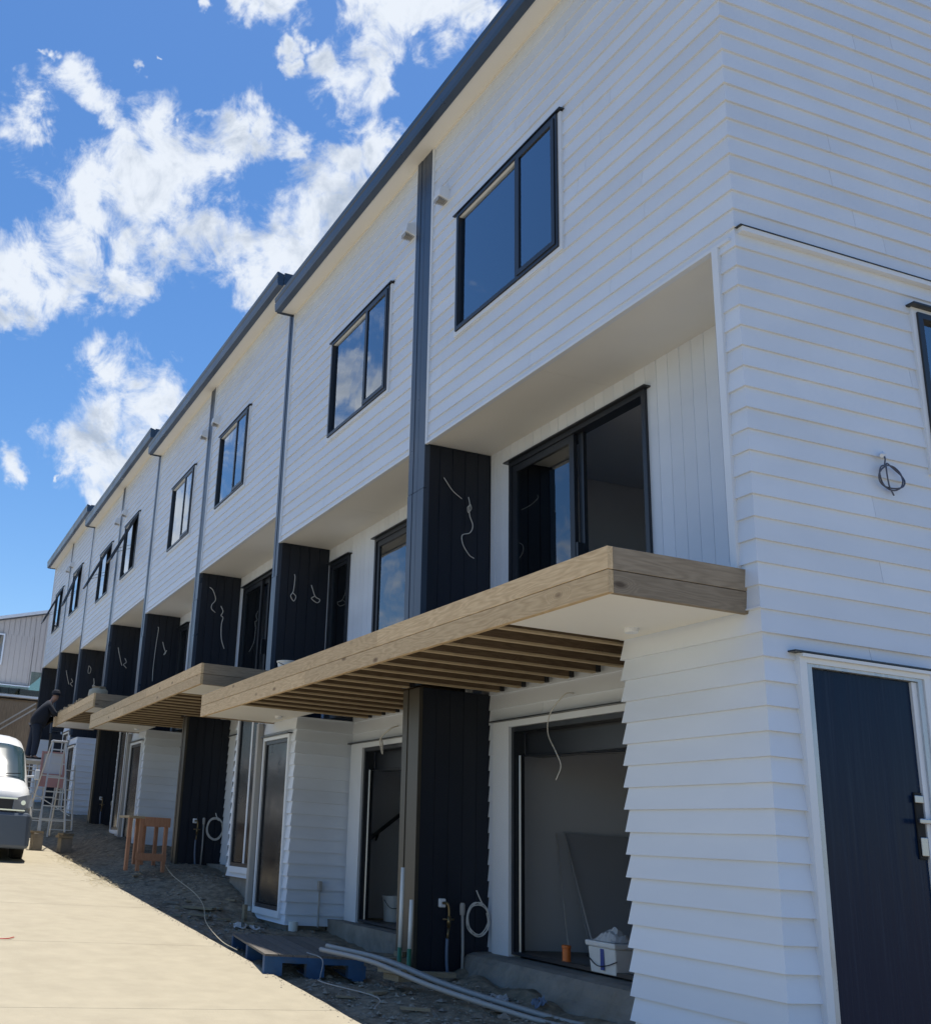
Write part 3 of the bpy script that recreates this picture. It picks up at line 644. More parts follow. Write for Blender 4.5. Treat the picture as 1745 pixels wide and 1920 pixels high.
# ------------------------------------------------------------------ timber decks (balconies under construction)
def deck(y0, y1, dz, label, unfinished=False, fj=None):
    zb, zt2 = 3.13+dz, 3.42+dz
    D = thing('timber_deck', (-.5, y0, zb), label, 'deck', 'timber balcony decks hung on the terrace front')
    xf = -1.05; cut = [y0+.0] ; 
    L1 = [y0, y0+3.35, y0+7.2, y1]; L2 = [y0, y0+5.1, y1]
    b = MB()
    for a, c in zip(L2, L2[1:]): b.box((xf, a+.001, zb), (xf+.04, c-.001, zb+.142))
    for a, c in zip(L1, L1[1:]): b.box((xf, a+.001, zb+.147), (xf+.04, c-.001, zt2))
    b.build('front_fascia', 'woody', D, bevel=.002)
    b = MB(); b.box((xf+.041, y0+.001, zb), (.035, y0+.04, zb+.142)); b.box((xf+.041, y0+.001, zb+.147), (.03, y0+.04, zt2)); b.build('end_fascia', 'woodx', D, bevel=.002)
    b = MB(); b.box((xf+.041, y1-.04, zb), (-.01, y1-.001, zt2)); b.build('far_end_fascia', 'woodx', D)
    b = MB(); b.box((xf+.042, y0+.042, zb+.012), (-.03, y0+1.24, zb+.022)); b.build('soffit_panel', 'cream', D)
    b = MB(); b.box((xf+.042, y1-1.6, zb+.012), (-.03, y1-.042, zb+.022)); b.build('soffit_panel', 'cream', D)
    jy = [y0+1.42+.4*i for i in range(int((y1-y0-3.0)/.4)+1)]; pm = [p for p in PIL if y0+1 < p[0] < y1-.5][0]
    for y in jy:
        xe = RX0-.035 if not (pm[0]-.08 < y < pm[1]+.05) else -.06
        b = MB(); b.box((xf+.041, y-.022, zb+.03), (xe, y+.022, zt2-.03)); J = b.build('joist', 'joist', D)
        b = MB(); b.box((xf+.08, y-.027, zb+.014), (xe-.052, y+.027, zb+.0295)); b.build('lit_underside_strip', 'joist_lit', J)  # added pale strip: the lit underside of the joist painted in
        b = MB(); b.box((xe-.05, y-.026, zb+.027), (xe+.002, y+.026, zb+.18)); b.build('joist_hanger', 'hanger', D)
        b = MB(); b.box((xf+.042, y-.026, zb+.026), (xf+.075, y+.026, zb+.12)); b.build('joist_hanger', 'galv', D)
    b = MB()
    x = xf+.05
    while x < .0: b.box((x, y0+.05, zt2-.028), (min(x+.137, .02), y1-.05, zt2-.004)); x += .142
    b.box((.03, y0+.25, zt2-.028), (RX0-.01, pm[0]-.004, zt2-.004)); b.box((.03, pm[1]+.004, zt2-.028), (RX0-.01, y1-.05, zt2-.004))
    b.build('deck_boards', 'woodp', D)
    for yy in (y0+.85, y1-.9):
        b = MB(); b.lathe((-.25, yy, 0), [(.045, zb-.02), (.048, zb-.005), (.048, zb+.0125)], 20); b.build('down_light', 'trim', D)
    return D
deck(.10, 9.12, 0, 'nearest timber balcony deck, two wide pine fascia boards over open joists')
deck(9.28, 17.72, .46, 'middle timber balcony deck behind the nearest one, dark end boards facing the camera')
deck(17.6, 23.15, .90, 'farthest timber deck beside the worker, rubble along its fascia top')

# ------------------------------------------------------------------ cables on the fins
def fincable(y, pts, r, label):
    cable([(x, y + d, z) for x, d, z in pts], r, 'loose_cable', label, group='loose cables hanging from the dark fins')
y = 4.645
fincable(y, [(.20, 0, 5.42), (.215, -.03, 5.37), (.30, -.02, 5.28), (.41, -.02, 5.21)], .005, 'short slanting white cable high on the nearest dark fin')
fincable(y, [(.50, 0, 5.25), (.50, -.03, 5.16), (.475, -.03, 5.12), (.49, -.02, 5.07), (.525, -.02, 5.12), (.50, -.03, 5.16), (.50, -.03, 5.04), (.54, -.03, 4.93), (.50, -.04, 4.84), (.41, -.04, 4.80), (.42, -.04, 4.70), (.50, -.03, 4.60), (.56, -.03, 4.57)], .006, 'long white knotted cable curling down the nearest dark fin')
y = 9.33
def kc(y, x, z, dz, l1, l2):
    fincable(y, [(x, 0, z), (x, -.03, z-.06), (x-.01, -.02, z-.25), (x-.05, -.03, z-.33), (x, -.03, z-.40), (x+.03, -.03, z-.33), (x-.02, -.03, z-.28)], .007, l1)
    fincable(y, [(x+.27, 0, z-.12), (x+.28, -.03, z-.18), (x+.33, -.03, z-.29), (x+.40, -.04, z-.33), (x+.36, -.04, z-.38), (x+.27, -.04, z-.33), (x+.31, -.04, z-.29)], .008, l2)
kc(9.33, .24, 5.32, 0, 'straight white cable ending in a small loop on the second fin', 'white cable with an oval loop on the second fin')
for j, (y, dz, a, c) in enumerate([(13.75, .46, 'wavy white cable, upper left one on the third fin', 'white cable with long tail, lower right one on the third fin'), (18.19, .46, 'very long straight white cable down the fourth fin', 'short thick white cable on the fourth fin'),
        (22.27, .87, 'thin white cable with a curl on the fifth fin', 'short bent white cable on the fifth fin'), (26.74, .87, 'small square white cable loop on the sixth fin', 'frayed white cable tuft on the sixth fin'), (30.84, 1.33, 'slanting white cable on the seventh fin', 'thin hanging white cable on the seventh fin')]):
    if j == 0:
        fincable(y, [(.18, 0, 5.52+dz), (.24, -.03, 5.46+dz), (.30, -.03, 5.30+dz), (.24, -.03, 5.20+dz), (.24, -.03, 5.12+dz), (.32, -.02, 5.06+dz)], .009, a)
        fincable(y, [(.42, 0, 5.2+dz), (.46, -.03, 5.1+dz), (.43, -.03, 5.02+dz), (.47, -.03, 4.98+dz), (.45, -.03, 4.85+dz), (.47, -.03, 4.6+dz), (.54, -.02, 4.42+dz)], .010, c)
    elif j == 1:
        fincable(y, [(.28, 0, 5.5+dz), (.29, -.03, 5.44+dz), (.27, -.03, 5.1+dz), (.26, -.02, 4.6+dz), (.27, -.02, 4.3+dz)], .008, a)
        fincable(y, [(.42, 0, 5.18+dz), (.46, -.03, 5.04+dz), (.50, -.03, 4.95+dz), (.46, -.03, 4.90+dz), (.52, -.03, 5.0+dz)], .012, c)
    elif j == 3:
        fincable(y, [(.26, 0, 5.3+dz), (.26, -.02, 5.1+dz), (.32, -.02, 5.1+dz), (.33, -.02, 5.22+dz), (.27, -.02, 5.3+dz)], .008, a)
        fincable(y, [(.45, 0, 4.95+dz), (.47, -.03, 4.8+dz), (.43, -.03, 4.72+dz), (.5, -.03, 4.74+dz), (.48, -.03, 4.6+dz)], .014, c)
    else:
        fincable(y, [(.22, 0, 5.2+dz), (.24, -.03, 5.1+dz), (.32, -.03, 4.85+dz), (.36, -.03, 4.75+dz)], .010, a)
        fincable(y, [(.42, 0, 4.95+dz), (.46, -.03, 4.85+dz), (.40, -.03, 4.78+dz), (.48, -.03, 4.7+dz)], .010, c)
cable([(.60, 9.27, 3.95), (.64, 9.1, 3.75), (.70, 9.05, 3.62), (.72, 9.0, 3.46)], .012, 'loose_cable', 'bunched white cable rising behind the near deck beside the glass side window', group='loose cables hanging from the dark fins')
# cable out of the lintel over the first opening, and coil at the second
cable([(RX0-.02, 3.12, 3.02), (RX0-.10, 3.15, 3.0), (RX0-.12, 3.35, 2.85), (RX0-.10, 3.42, 2.68), (RX0-.13, 3.25, 2.5), (RX0-.1, 3.22, 2.38), (RX0-.1, 3.3, 2.26)], .007, 'loose_cable', 'white cable dangling in front of the nearest garage opening')
cable([(RX0-.02, 6.75, 3.0), (RX0-.1, 6.8, 2.96), (RX0-.13, 7.0, 2.86), (RX0-.1, 7.05, 2.75), (RX0-.12, 6.95, 2.68), (RX0-.1, 7.03, 2.85), (RX0-.1, 6.98, 2.7)], .011, 'loose_cable', 'bundled cable tied at the head of the second entry opening')
# end wall cable loop
b = MB(); pts = [(1.14, -.02, 4.37), (1.12, -.05, 4.33), (1.11, -.05, 4.28)]
for i in range(26):
    a = 1.9 + i * .5; r = .085 + .008 * math.sin(i*1.3); pts.append((1.155 + r*1.25*math.cos(a), -.05 - .01*math.sin(i), 4.20 + r*math.sin(a)))
pts += [(1.13, -.05, 4.14), (1.165, -.05, 4.07)]
b.tube(spline(pts, 4), .0055, 6); C1 = solo(b, 'cable_coil', 'cableb', 'blue-grey cable coil sticking out of the white end wall', 'cable', smooth=True)
b = MB(); b.tube([(1.16, -.01, 4.385), (1.07, -.07, 4.335)], .014); b.build('conduit_end', 'trim', C1)

# coiled white cable at foot of columns
for (x, y, z, rr, lab) in [(.62, 4.60, 1.0, .13, 'white coiled cable hanging low on the nearest dark column'), (.62, 13.70, 1.75, .16, 'white coiled cable hanging low on the second dark column')]:
    b = MB(); pts = [(x+.0, y, z+.26), (x+.02, y-.02, z+.2), (x+.05, y-.03, z+.14)]
    for i in range(34): a = 1.2 + i*.55; r = rr + .012*math.sin(i*.9); pts.append((x + r*.9*math.cos(a), y-.035+.006*math.sin(i*2), z + r*1.1*math.sin(a)))
    b.tube(spline(pts, 3), .006 if y < 9 else .009, 6); solo(b, 'cable_coil', 'cable', lab, 'cable', 'white cable coils at the dark columns', smooth=True)

# conduits and taps at the columns
def conduit(x, y, z0, z1, label):
    b = MB(); b.tube([(x, y, z0), (x+.01, y, (z0+z1)/2), (x, y, z1)], .014, 10); o = solo(b, 'electrical_conduit', 'pvc', label, 'conduit', 'grey conduits rising from the soil at the columns', smooth=True)
    c = MB(); c.lathe((x, y, 0), [(.022, z1-.09), (.026, z1-.06), (.026, z1+.0), (.018, z1+.02)], 12); c.build('cap', 'pvc', o)
conduit(.47, 4.6, .3, 1.12, 'grey conduit stub with a cap in front of the nearest dark column')
conduit(.42, 13.7, 1.0, 1.9, 'grey conduit stub in front of the second dark column')
conduit(.47, 22.2, 1.5, 2.3, 'faint grey conduit stub at the third dark column')
def tap(x, y, z, label, zg):
    T = thing('water_tap', (x, y, z), label, 'tap', 'outdoor tap pipes at the columns')
    b = MB(); b.box((x-.035, y, z-.03), (x+.035, y+.035, z+.05)); b.build('wall_plate', 'trim', T, bevel=.01)
    b = MB(); b.tube(spline([(x, y, z+.01), (x+.02, y-.05, z+.01), (x+.035, y-.06, z-.04), (x+.035, y-.06, z-.14)]), .013); b.tube([(x+.035, y-.06, z-.1), (x+.035, y-.06, z-.2)], .02); b.tube([(x-.03, y-.06, z-.13), (x+.09, y-.06, z-.13)], .009); b.tube([(x+.035, y-.06, z-.2), (x+.02, y-.06, z-.32)], .012); b.build('valve', 'brass', T, smooth=True)
    b = MB(); b.tube(spline([(x+.02, y-.06, z-.3), (x+.025, y-.05, z-.5), (x+.05, y-.05, zg)]), .015); b.build('supply_pipe', 'bluep', T, smooth=True)
tap(.27, 4.62, 1.12, 'brass tap valve on a blue pipe at the nearest dark column', .4)
tap(.27, 13.72, 1.85, 'tap pipe with white elbow at the second dark column', 1.1)
tap(.2, 22.24, 2.35, 'tap pipe with white elbow at the third dark column', 1.6)
b = MB(); b.tube(spline([(.0, 0, 0), (0, 0, .2), (.0, 0, .42)]), .012)
b.v = [(q[0]+.40, q[1]+8.12, q[2]+.62) for q in b.v]; o = solo(b, 'electrical_conduit', 'pvc', 'slim grey conduit against the white bay of the second house', 'conduit', 'grey conduits rising from the soil at the columns')
c = MB(); c.box((.375, 8.09, 1.04), (.425, 8.15, 1.16)); c.build('cap', 'pvc', o, bevel=.008)
b = MB(); b.lathe((.06, 8.08, .5), [(.055, 0), (.058, .18), (.052, .18), (.05, .05)], 20, cap=False); solo(b, 'drain_pipe', 'pvcw', 'short white drain pipe standing under the second house bay', 'pipe', smooth=False)

# ------------------------------------------------------------------ loose site things
# pallet
PA = R(-9); PC = (-.93, 5.42)
def pw(u, v, z): return (PC[0] + u*math.cos(PA) - v*math.sin(PA), PC[1] + u*math.sin(PA) + v*math.cos(PA), z)
def pbox(b, u0, u1, v0, v1, z0, z1): b.hexa([pw(u0,v0,z0), pw(u1,v0,z0), pw(u1,v1,z0), pw(u0,v1,z0), pw(u0,v0,z1), pw(u1,v0,z1), pw(u1,v1,z1), pw(u0,v1,z1)])
T = thing('pallet', (PC[0], PC[1], .5), 'blue timber pallet lying flat beside the concrete edge', 'pallet')
hw, hl, pz = .45, 1.0, .455
for v0 in (-hl, -.05, hl-.1):
    for u0 in (-hw, -.07, hw-.14):
        b = MB(); pbox(b, u0, u0+.16, v0, v0+.1, pz+.02, pz+.125); b.build('block', 'blue', T)
for v0 in (-hl, -.05, hl-.1):
    b = MB(); pbox(b, -hw, hw, v0, v0+.1, pz+.1255, pz+.175); b.build('stringer', 'blue', T)
for u0 in (-hw, -.05, hw-.1):
    b = MB(); pbox(b, u0, u0+.1, -hl, hl, pz, pz+.0195); b.build('bottom_board', 'blue', T)
b = MB(); u = -hw
for j in range(7): pbox(b, u, u+.122, -hl+.003, hl, pz+.1755, pz+.194); u += .1297
b.build('top_boards', 'woodp', T)
# conduits lying in a curve
pz3 = []
for j, (dx, dy2, sx) in enumerate([(-.07, -.07, -.42), (.08, .02, -.28), (.145, .03, -.16)]):
    b = MB()
    P0 = [(-.95, 4.55+.1*j, .70), (-.68, 4.05, .66), (-.42, 3.45, .55), (-.14, 2.85, .47), (.10, 2.35, .42), (.42, 1.75, .40), (.75, 1.2, .38)]
    P0 = [(x+dx + (.0 if i else -.0), y+dy2 + j*.03, z + (.012 if j == 1 else 0)) for i, (x, y, z) in enumerate(P0)]
    b.tube(spline(P0, 8), .021, 12)
    solo(b, 'conduit_length', 'pvc', ['grey conduit length lying lowest, over the pallet corner', 'middle one of the three grey conduit lengths bending along the soil', 'grey conduit length lying nearest the building'][j], 'pipe', 'grey conduit lengths lying on the soil', smooth=True)
for j, (x, y, zt3, lab) in enumerate([(-.16, 4.62, 1.43, 'taller white pipe with green lower end leaning on the dark column'), (-.12, 4.5, 1.15, 'shorter white pipe with green lower end beside the taller one')]):
    b = MB(); b.tube([(x-.035, y-.05, .72), (x, y, zt3)], .019, 12); o = solo(b, 'upright_pipe', 'pvcw', lab, 'pipe', 'upright pipes by the dark column', smooth=True)
    b = MB(); b.tube([(x-.05, y-.07, .42), (x-.035, y-.05, .73)], .0205, 12); b.build('green_end', 'pvcg', o, smooth=True)
# timber offcuts
for (c, s, a, lab) in [((-.56, 3.93, .60), (.10, .28, .045), .35, 'small timber block on top of the pallet corner'), ((-.50, 3.95, .545), (.16, .22, .05), .2, 'timber block under the smaller block by the pallet'),
        ((-.18, 4.75, .60), (.34, .09, .045), .1, 'short timber offcut stacked by the upright pipes'), ((-.02, 4.85, .65), (.2, .09, .045), .6, 'top timber offcut behind the upright pipes'), ((.02, 4.35, .53), (.45, .08, .04), -.2, 'long timber offcut in front of the dark column'),
        ((-.75, 9.45, soilz(-.75, 9.45)+.03), (.16, .42, .03), .9, 'pale flat offcut board lying alone on the soil'), ((-.45, 8.5, soilz(-.45, 8.5)+.03), (.3, .07, .05), -.4, 'splintered offcut on the soil before the second bay'), ((-.3, 8.9, soilz(-.3, 8.9)+.12), (.05, .05, .22), .3, 'small upright timber scrap on the rubble heap')]:
    b = MB(); b.obox(c, s, a); solo(b, 'timber_offcut', 'woodt', lab, 'offcut', 'timber offcuts on the soil')
rs = random.Random(21)
for i in range(34):
    y = rs.choice([rs.uniform(1.5, 4), rs.uniform(6, 10), rs.uniform(7.5, 9.5), rs.uniform(10, 16)]); x = rs.uniform(-1.25, -.1); sz = (rs.uniform(.06, .26), rs.uniform(.02, .07), rs.uniform(.01, .03))
    b = MB(); b.obox((x, y, soilz(x, y)+sz[2]*.6), sz, rs.uniform(0, 3.1)); tag(b.build('timber_scrap', 'woodt' if i % 3 else 'found'), 'small splintered scrap lying on the bare soil strip', 'scrap', 'building scraps scattered over the soil')
for i in range(26):
    y = rs.uniform(6.6, 9.2) if i % 2 else rs.uniform(1.8, 4.2); x = rs.uniform(-.9, .1); r = rs.uniform(.03, .065); b = MB(); st = rnd.getstate(); mb = b; stone((x, y, soilz(x, y)+r*.2), r); tag(b.build('broken_block', 'found'), 'broken concrete lump lying on the bare soil strip', 'rubble', 'rubble lumps scattered over the soil')
cable([(-.35, 13.3, 1.2), (-.75, 11, 1.05), (-.85, 9.4, .90), (-1.0, 8.4, .80), (-1.30, 7.2, .70), (-1.42, 6.2, .60), (-1.4, 5.7, .56)], .006, 'ground_lead', 'thin tan lead snaking over the soil towards the pallet', 'tan', 'cable')
cable([(-1.1, 4.6, .66), (-1.05, 4.35, .63), (-1.1, 4.25, .5), (-1.22, 3.9, .5), (-1.0, 3.3, .47), (-1.2, 2.9, .44)], .006, 'ground_lead', 'thin grey lead drooping over the near pallet edge', 'pvc', 'cable')
cable([(-4.4, 5.9, drive(5.9)+.01), (-4.0, 6.05, drive(6.05)+.012), (-3.62, 6.0, drive(6.0)+.012), (-3.5, 6.12, drive(6.12)+.012)], .007, 'extension_cord', 'red cord end lying on the sunlit concrete at left', 'red', 'cord')
# buckets and boxes
def bucket(c, r, h, label, group=None):
    B = thing('bucket', c, label, 'bucket', group)
    b = MB(); b.lathe(c, [(r*.82, 0), (r*.98, h*.93), (r*1.05, h*.93), (r*1.05, h), (r*.95, h), (r*.8, h*.1)], 28, cap=False); b.lathe(c, [(r*.82, 0.002), (.001, .003)], 28, cap=False); b.build('pail', 'bucket', B, smooth=False)
    b = MB(); b.tube(spline([(c[0]-r*1.0, c[1]-.02, c[2]+h*.85), (c[0]-r*.6, c[1]-r*.9, c[2]+h*.55), (c[0]+r*.3, c[1]-r*1.05, c[2]+h*.6), (c[0]+r*1.0, c[1]-.03, c[2]+h*.85)]), .004, 6); b.build('wire_handle', 'hanger', B)
    return B
bucket((1.32, 7.95, .732), .125, .30, 'white plastic bucket standing in the second entry opening')
B = thing('storage_tub', (.87, 2.82, .73), 'white lidded plastic tub with a blue label in the garage opening', 'tub')
def tb(w, d, h0, h1, m, name, tp=0):
    b = MB(); x, y = .88, 2.80
    b.hexa([(x-d, y-w, h0), (x+d, y-w, h0), (x+d, y+w, h0), (x-d, y+w, h0), (x-d-tp, y-w-tp, h1), (x+d+tp, y-w-tp, h1), (x+d+tp, y+w+tp, h1), (x-d-tp, y+w+tp, h1)]); return b.build(name, m, B, bevel=.012)
tb(.17, .11, .73, .93, 'bucket', 'body', .015); tb(.20, .14, .93, .975, 'bucket', 'rim', .003)
b = MB(); b.box((.752, 2.765, .76), (.757, 2.81, .92)); b.build('label', 'navy', B)
b = MB(); b.tube(spline([(.76, 2.6, .84), (.745, 2.72, .80), (.745, 2.85, .79), (.76, 3.0, .85)]), .004, 6); b.build('handle', 'hanger', B)
b = MB(); rr = random.Random(3)
for j in range(9):
    for i in range(13):
        b.v.append((.76+.03*j, 2.63+.028*i, .978 + .09*math.sin(math.pi*j/8)*math.sin(math.pi*i/12)*(.7+.6*rr.random())))
for j in range(8):
    for i in range(12): a = j*13+i; b.f.append((a, a+1, a+14, a+13))
solo(b, 'plastic_film', 'film', 'crumpled clear plastic film heaped on the white tub', 'plastic sheet')
b = MB(); b.lathe((.84, 3.42, .73), [(.038, 0), (.04, .03), (.036, .04), (.036, .13), (.04, .135), (.04, .155), (.03, .16)], 20); solo(b, 'orange_can', 'orange', 'small orange plastic bottle on the garage slab edge', 'bottle')
b = MB(); b.obox((.92, 2.42, .76), (.1, .16, .05), .3); b.tube([(.88, 2.35, .79), (.95, 2.55, .79)], .018); solo(b, 'red_tool', 'red', 'small red power tool lying right of the white tub', 'tool')
b = MB(); b.tube([(1.36, 4.15, .74), (1.53, 4.6, 1.84)], .009); solo(b, 'leaning_rod', 'alu', 'left one of two thin rods leaning inside the garage', 'rod', 'thin rods leaning inside the garage')
b = MB(); b.tube([(1.05, 3.35, .74), (1.5, 3.95, 1.83)], .006); b.v = [(q[0], q[1]-.1, q[2]) for q in b.v]; b = MB(); b.tube([(1.60, 4.10, .80), (1.60, 4.58, 1.86)], .009); solo(b, 'leaning_rod', 'alu', 'right hand upright rod propped in the garage by the bottle', 'rod', 'thin rods leaning inside the garage')
b = MB(); b.hexa([(1.66, 4.22, .735), (2.75, 4.22, .735), (2.75, 4.60, 1.85), (1.62, 4.60, 1.85), (1.66, 4.235, .735), (2.75, 4.235, .735), (2.75, 4.615, 1.85), (1.62, 4.615, 1.85)]); solo(b, 'gypsum_sheet', 'panel', 'dark grey sheet leaning on the garage side wall behind the rods', 'wall sheet')
bucket((-.86, 6.25, 3.39), .13, .13, 'white bucket rim peeping over the near deck fascia')
# crumpled debris near the slab
for (x, y, s, m, lab) in [(.05, 3.3, .16, 'film', 'crumpled silver wrapper on the soil before the garage'), (.2, 2.85, .06, 'bluep', 'small blue plastic scrap on the soil'), (-.5, 8.2, .18, 'film', 'broken grey rubble scrap before the second house')]:
    b = MB(); n0 = 9
    for j in range(n0):
        for i in range(n0):
            u, v = j/(n0-1)-.5, i/(n0-1)-.5; b.v.append((x+u*s*2, y+v*s*1.5, soilz(x+u*s*2, y+v*s*1.5)+.02+abs(noise.noise((u*6+x, v*6, 2)))*.08))
    for j in range(n0-1):
        for i in range(n0-1):
            if (i+j) % 5 != 3: a = j*n0+i; b.f.append((a, a+1, a+n0+1, a+n0))
    solo(b, 'plastic_scrap', m, lab, 'litter')
# sawhorse bench of reddish timber
T = thing('saw_bench', (-.85, 12.6, 1.2), 'reddish timber saw bench standing on the soil by the second column', 'bench')
x0, x1, ya_, yb_ = -1.2, -.62, 12.2, 12.85
zg = 1.04; ztop = 1.84
for (x, y) in ((x0, ya_), (x0+.18, ya_), (x1, yb_), (x0+.26, yb_), (x1-.2, yb_), (x1, ya_)):
    b = MB(); b.box((x, y, zg if y == ya_ else zg+.08), (x+.05, y+.09, ztop-.02)); b.build('leg', 'woodr', T)
b = MB(); b.box((x0-.01, ya_-.01, ztop-.019), (x0+.24, yb_+.1, ztop+.015)); b.build('top_board', 'woodt', T)
b = MB(); b.box((x0+.241, yb_-.03, ztop-.13), (x1+.07, yb_-.001, ztop+.01)); b.build('upper_rail', 'woodr', T)
b = MB(); b.box((x0+.241, ya_-.03, ztop-.13), (x1+.07, ya_-.001, ztop+.01)); b.build('front_rail', 'woodr', T)
b = MB(); b.box((x0+.15, ya_-.03, zg+.16), (x1+.05, ya_-.002, zg+.27)); b.build('lower_rail', 'woodr', T)
# ladders
def ladder(T, x0, x1, xt0, xt1, y0, yt, z0, z1, nr, m='alu', w=.03, name='frame'):
    b = MB()
    b.bar((x0, y0, z0), (xt0, yt, z1), w, .05, up=(0, 1, 0)); b.bar((x1, y0, z0), (xt1, yt, z1), w, .05, up=(0, 1, 0))
    b.build('stile', m, T)
    for i in range(nr):
        t = (i + .75) / (nr + .3)
        bb = MB(); bb.bar((x0+(xt0-x0)*t, y0+(yt-y0)*t, z0+(z1-z0)*t), (x1+(xt1-x1)*t, y0+(yt-y0)*t, z0+(z1-z0)*t), .045, .025); bb.build('tread', m, T)
T = thing('step_ladder', (-1.5, 18, 1.5), 'tall aluminium step ladder with its feet on timber blocks', 'ladder')
ladder(T, -1.80, -1.27, -1.68, -1.42, 17.9, 18.15, 1.53, 3.30, 6)
ladder(T, -1.98, -1.42, -1.70, -1.42, 18.9, 18.2, 1.45, 3.30, 4, w=.02)
b = MB(); b.box((-1.71, 18.08, 3.30), (-1.39, 18.28, 3.335)); b.build('top_cap', 'alu', T, bevel=.01)
for c, s, a, lab in [((-1.82, 17.9, 1.505), (.26, .14, .04), .1, 'timber block under the left ladder foot'), ((-1.24, 17.88, 1.49), (.3, .16, .04), .6, 'upper timber block under the right ladder foot'), ((-1.27, 17.86, 1.445), (.3, .18, .045), .2, 'lower timber block under the right ladder foot')]:
    b = MB(); b.obox(c, s, a); solo(b, 'packing_block', 'woodt', lab, 'block', 'timber packing blocks under the ladder')
for c, s, lab in [((-1.80, 17.92, 1.32), (.2, .2, .33), 'concrete block raising the left ladder foot'), ((-1.24, 17.9, 1.28), (.24, .2, .28), 'dark block stack raising the right ladder foot')]:
    b = MB(); b.obox(c, s, .2); solo(b, 'masonry_block', 'found', lab, 'block', bevel=.01)
# trestle the worker stands on
T = thing('scaffold_trestle', (-1.3, 22.6, 1.3), 'aluminium scaffold trestle and plank holding up the worker', 'scaffold')
ladder(T, -1.95, -1.2, -1.85, -1.25, 21.9, 22.0, 1.32, 3.1, 7, name='frame')
ladder(T, -1.95, -1.2, -1.85, -1.25, 23.7, 23.5, 1.35, 3.1, 6)
ladder(T, -1.1, -.55, -1.0, -.62, 21.4, 21.6, 1.4, 3.05, 7)
b = MB(); b.box((-1.95, 21.9, 3.1), (-.9, 23.6, 3.14)); b.build('plank', 'alu', T)
b = MB(); b.bar((-1.95, 21.88, 2.6), (-.6, 21.7, 1.9), .02, .02); b.bar((-1.2, 21.88, 2.9), (-1.95, 21.88, 1.5), .02, .02); b.build('brace', 'alu', T)
T = thing('board_stack', (-1.15, 21.2, 2.5), 'grey and pink framed board propped behind the step ladder', 'board')
b = MB(); b.box((-1.42, 21.3, 2.55), (-.95, 21.34, 3.25)); b.build('sheet', 'inner', T)
b = MB(); frame_xz(b, 21.26, 21.299, -1.47, -.9, 2.5, 3.3, .05); b.box((-1.42, 21.27, 2.55), (-.95, 21.298, 2.8)); b.build('border', 'pinkboard', T)

# rubble left on the farthest deck
T = thing('rubble_sack', (-.75, 19.2, 4.33), 'open sack of timber scraps on the farthest deck', 'sack')
b = MB(); b.lathe((-.72, 19.0, 4.32), [(.16, 0), (.22, .1), (.2, .22), (.13, .28)], 14); b.v = [(x+noise.noise((x*9, y*9, z*9))*.05, y+noise.noise((x*9, z*9, 4))*.05, z) for x, y, z in b.v]; b.build('sack', 'tan', T, smooth=True)
for i in range(7):
    b = MB(); a = rnd.uniform(0, 6.28); b.obox((-.72+.1*math.cos(a), 19.0+.12*math.sin(a), 4.58+.03*rnd.random()), (.09, .12, .04), a); b.build('scrap', 'woodt', T)
for i in range(13):
    y = 19.2 + i*.29; b = MB(); h = rnd.uniform(.02, .07); b.obox((-1.02, y, 4.32+h/2), (.07, rnd.uniform(.12, .22), h), rnd.uniform(-.3, .3))
    tag(b.build('brick_offcut', 'woodt'), 'small timber chock in the row along the farthest deck fascia', 'chock', 'chocks along the farthest deck fascia')

# ------------------------------------------------------------------ worker
def skin_obj(name, chain, m, parent=None, sub=2, root=0):
    """chain: verts [(x,y,z,r)], edges"""
    vs_, es = chain; me = bpy.data.meshes.new(name)
    off = Vector(parent['org']) if parent is not None else Vector((0, 0, 0))
    me.from_pydata([tuple(Vector(v[:3]) - off) for v in vs_], es, []); o = bpy.data.objects.new(name, me); col.objects.link(o)
    o.modifiers.new('skin', 'SKIN'); sv = me.skin_vertices[0].data
    for i, v in enumerate(vs_):
        r = v[3]; sv[i].radius = (r, r) if not isinstance(r, tuple) else r
    sv[root].use_root = True
    s = o.modifiers.new('sub', 'SUBSURF'); s.levels = sub; s.render_levels = sub; me.materials.append(M[m])
    bpy.context.view_layer.objects.active = o
    dg = bpy.context.evaluated_depsgraph_get(); ev = o.evaluated_get(dg); nm = bpy.data.meshes.new_from_object(ev)
    bpy.data.objects.remove(o); o = bpy.data.objects.new(name, nm); col.objects.link(o)
    for p_ in nm.polygons: p_.use_smooth = True
    if parent is not None: o.parent = parent; o['org'] = list(off)
    return o
PX, PY, PZ = -1.42, 22.75, 3.14
T = thing('person', (PX, PY, PZ), 'worker in dark hooded top and trousers standing on a trestle, leaning over the farthest deck', 'person')
hip = (PX-.02, PY, PZ+.90); chest = (PX+.10, PY, PZ+1.30); neck = (PX+.22, PY-.02, PZ+1.47); head = (PX+.30, PY-.03, PZ+1.60)
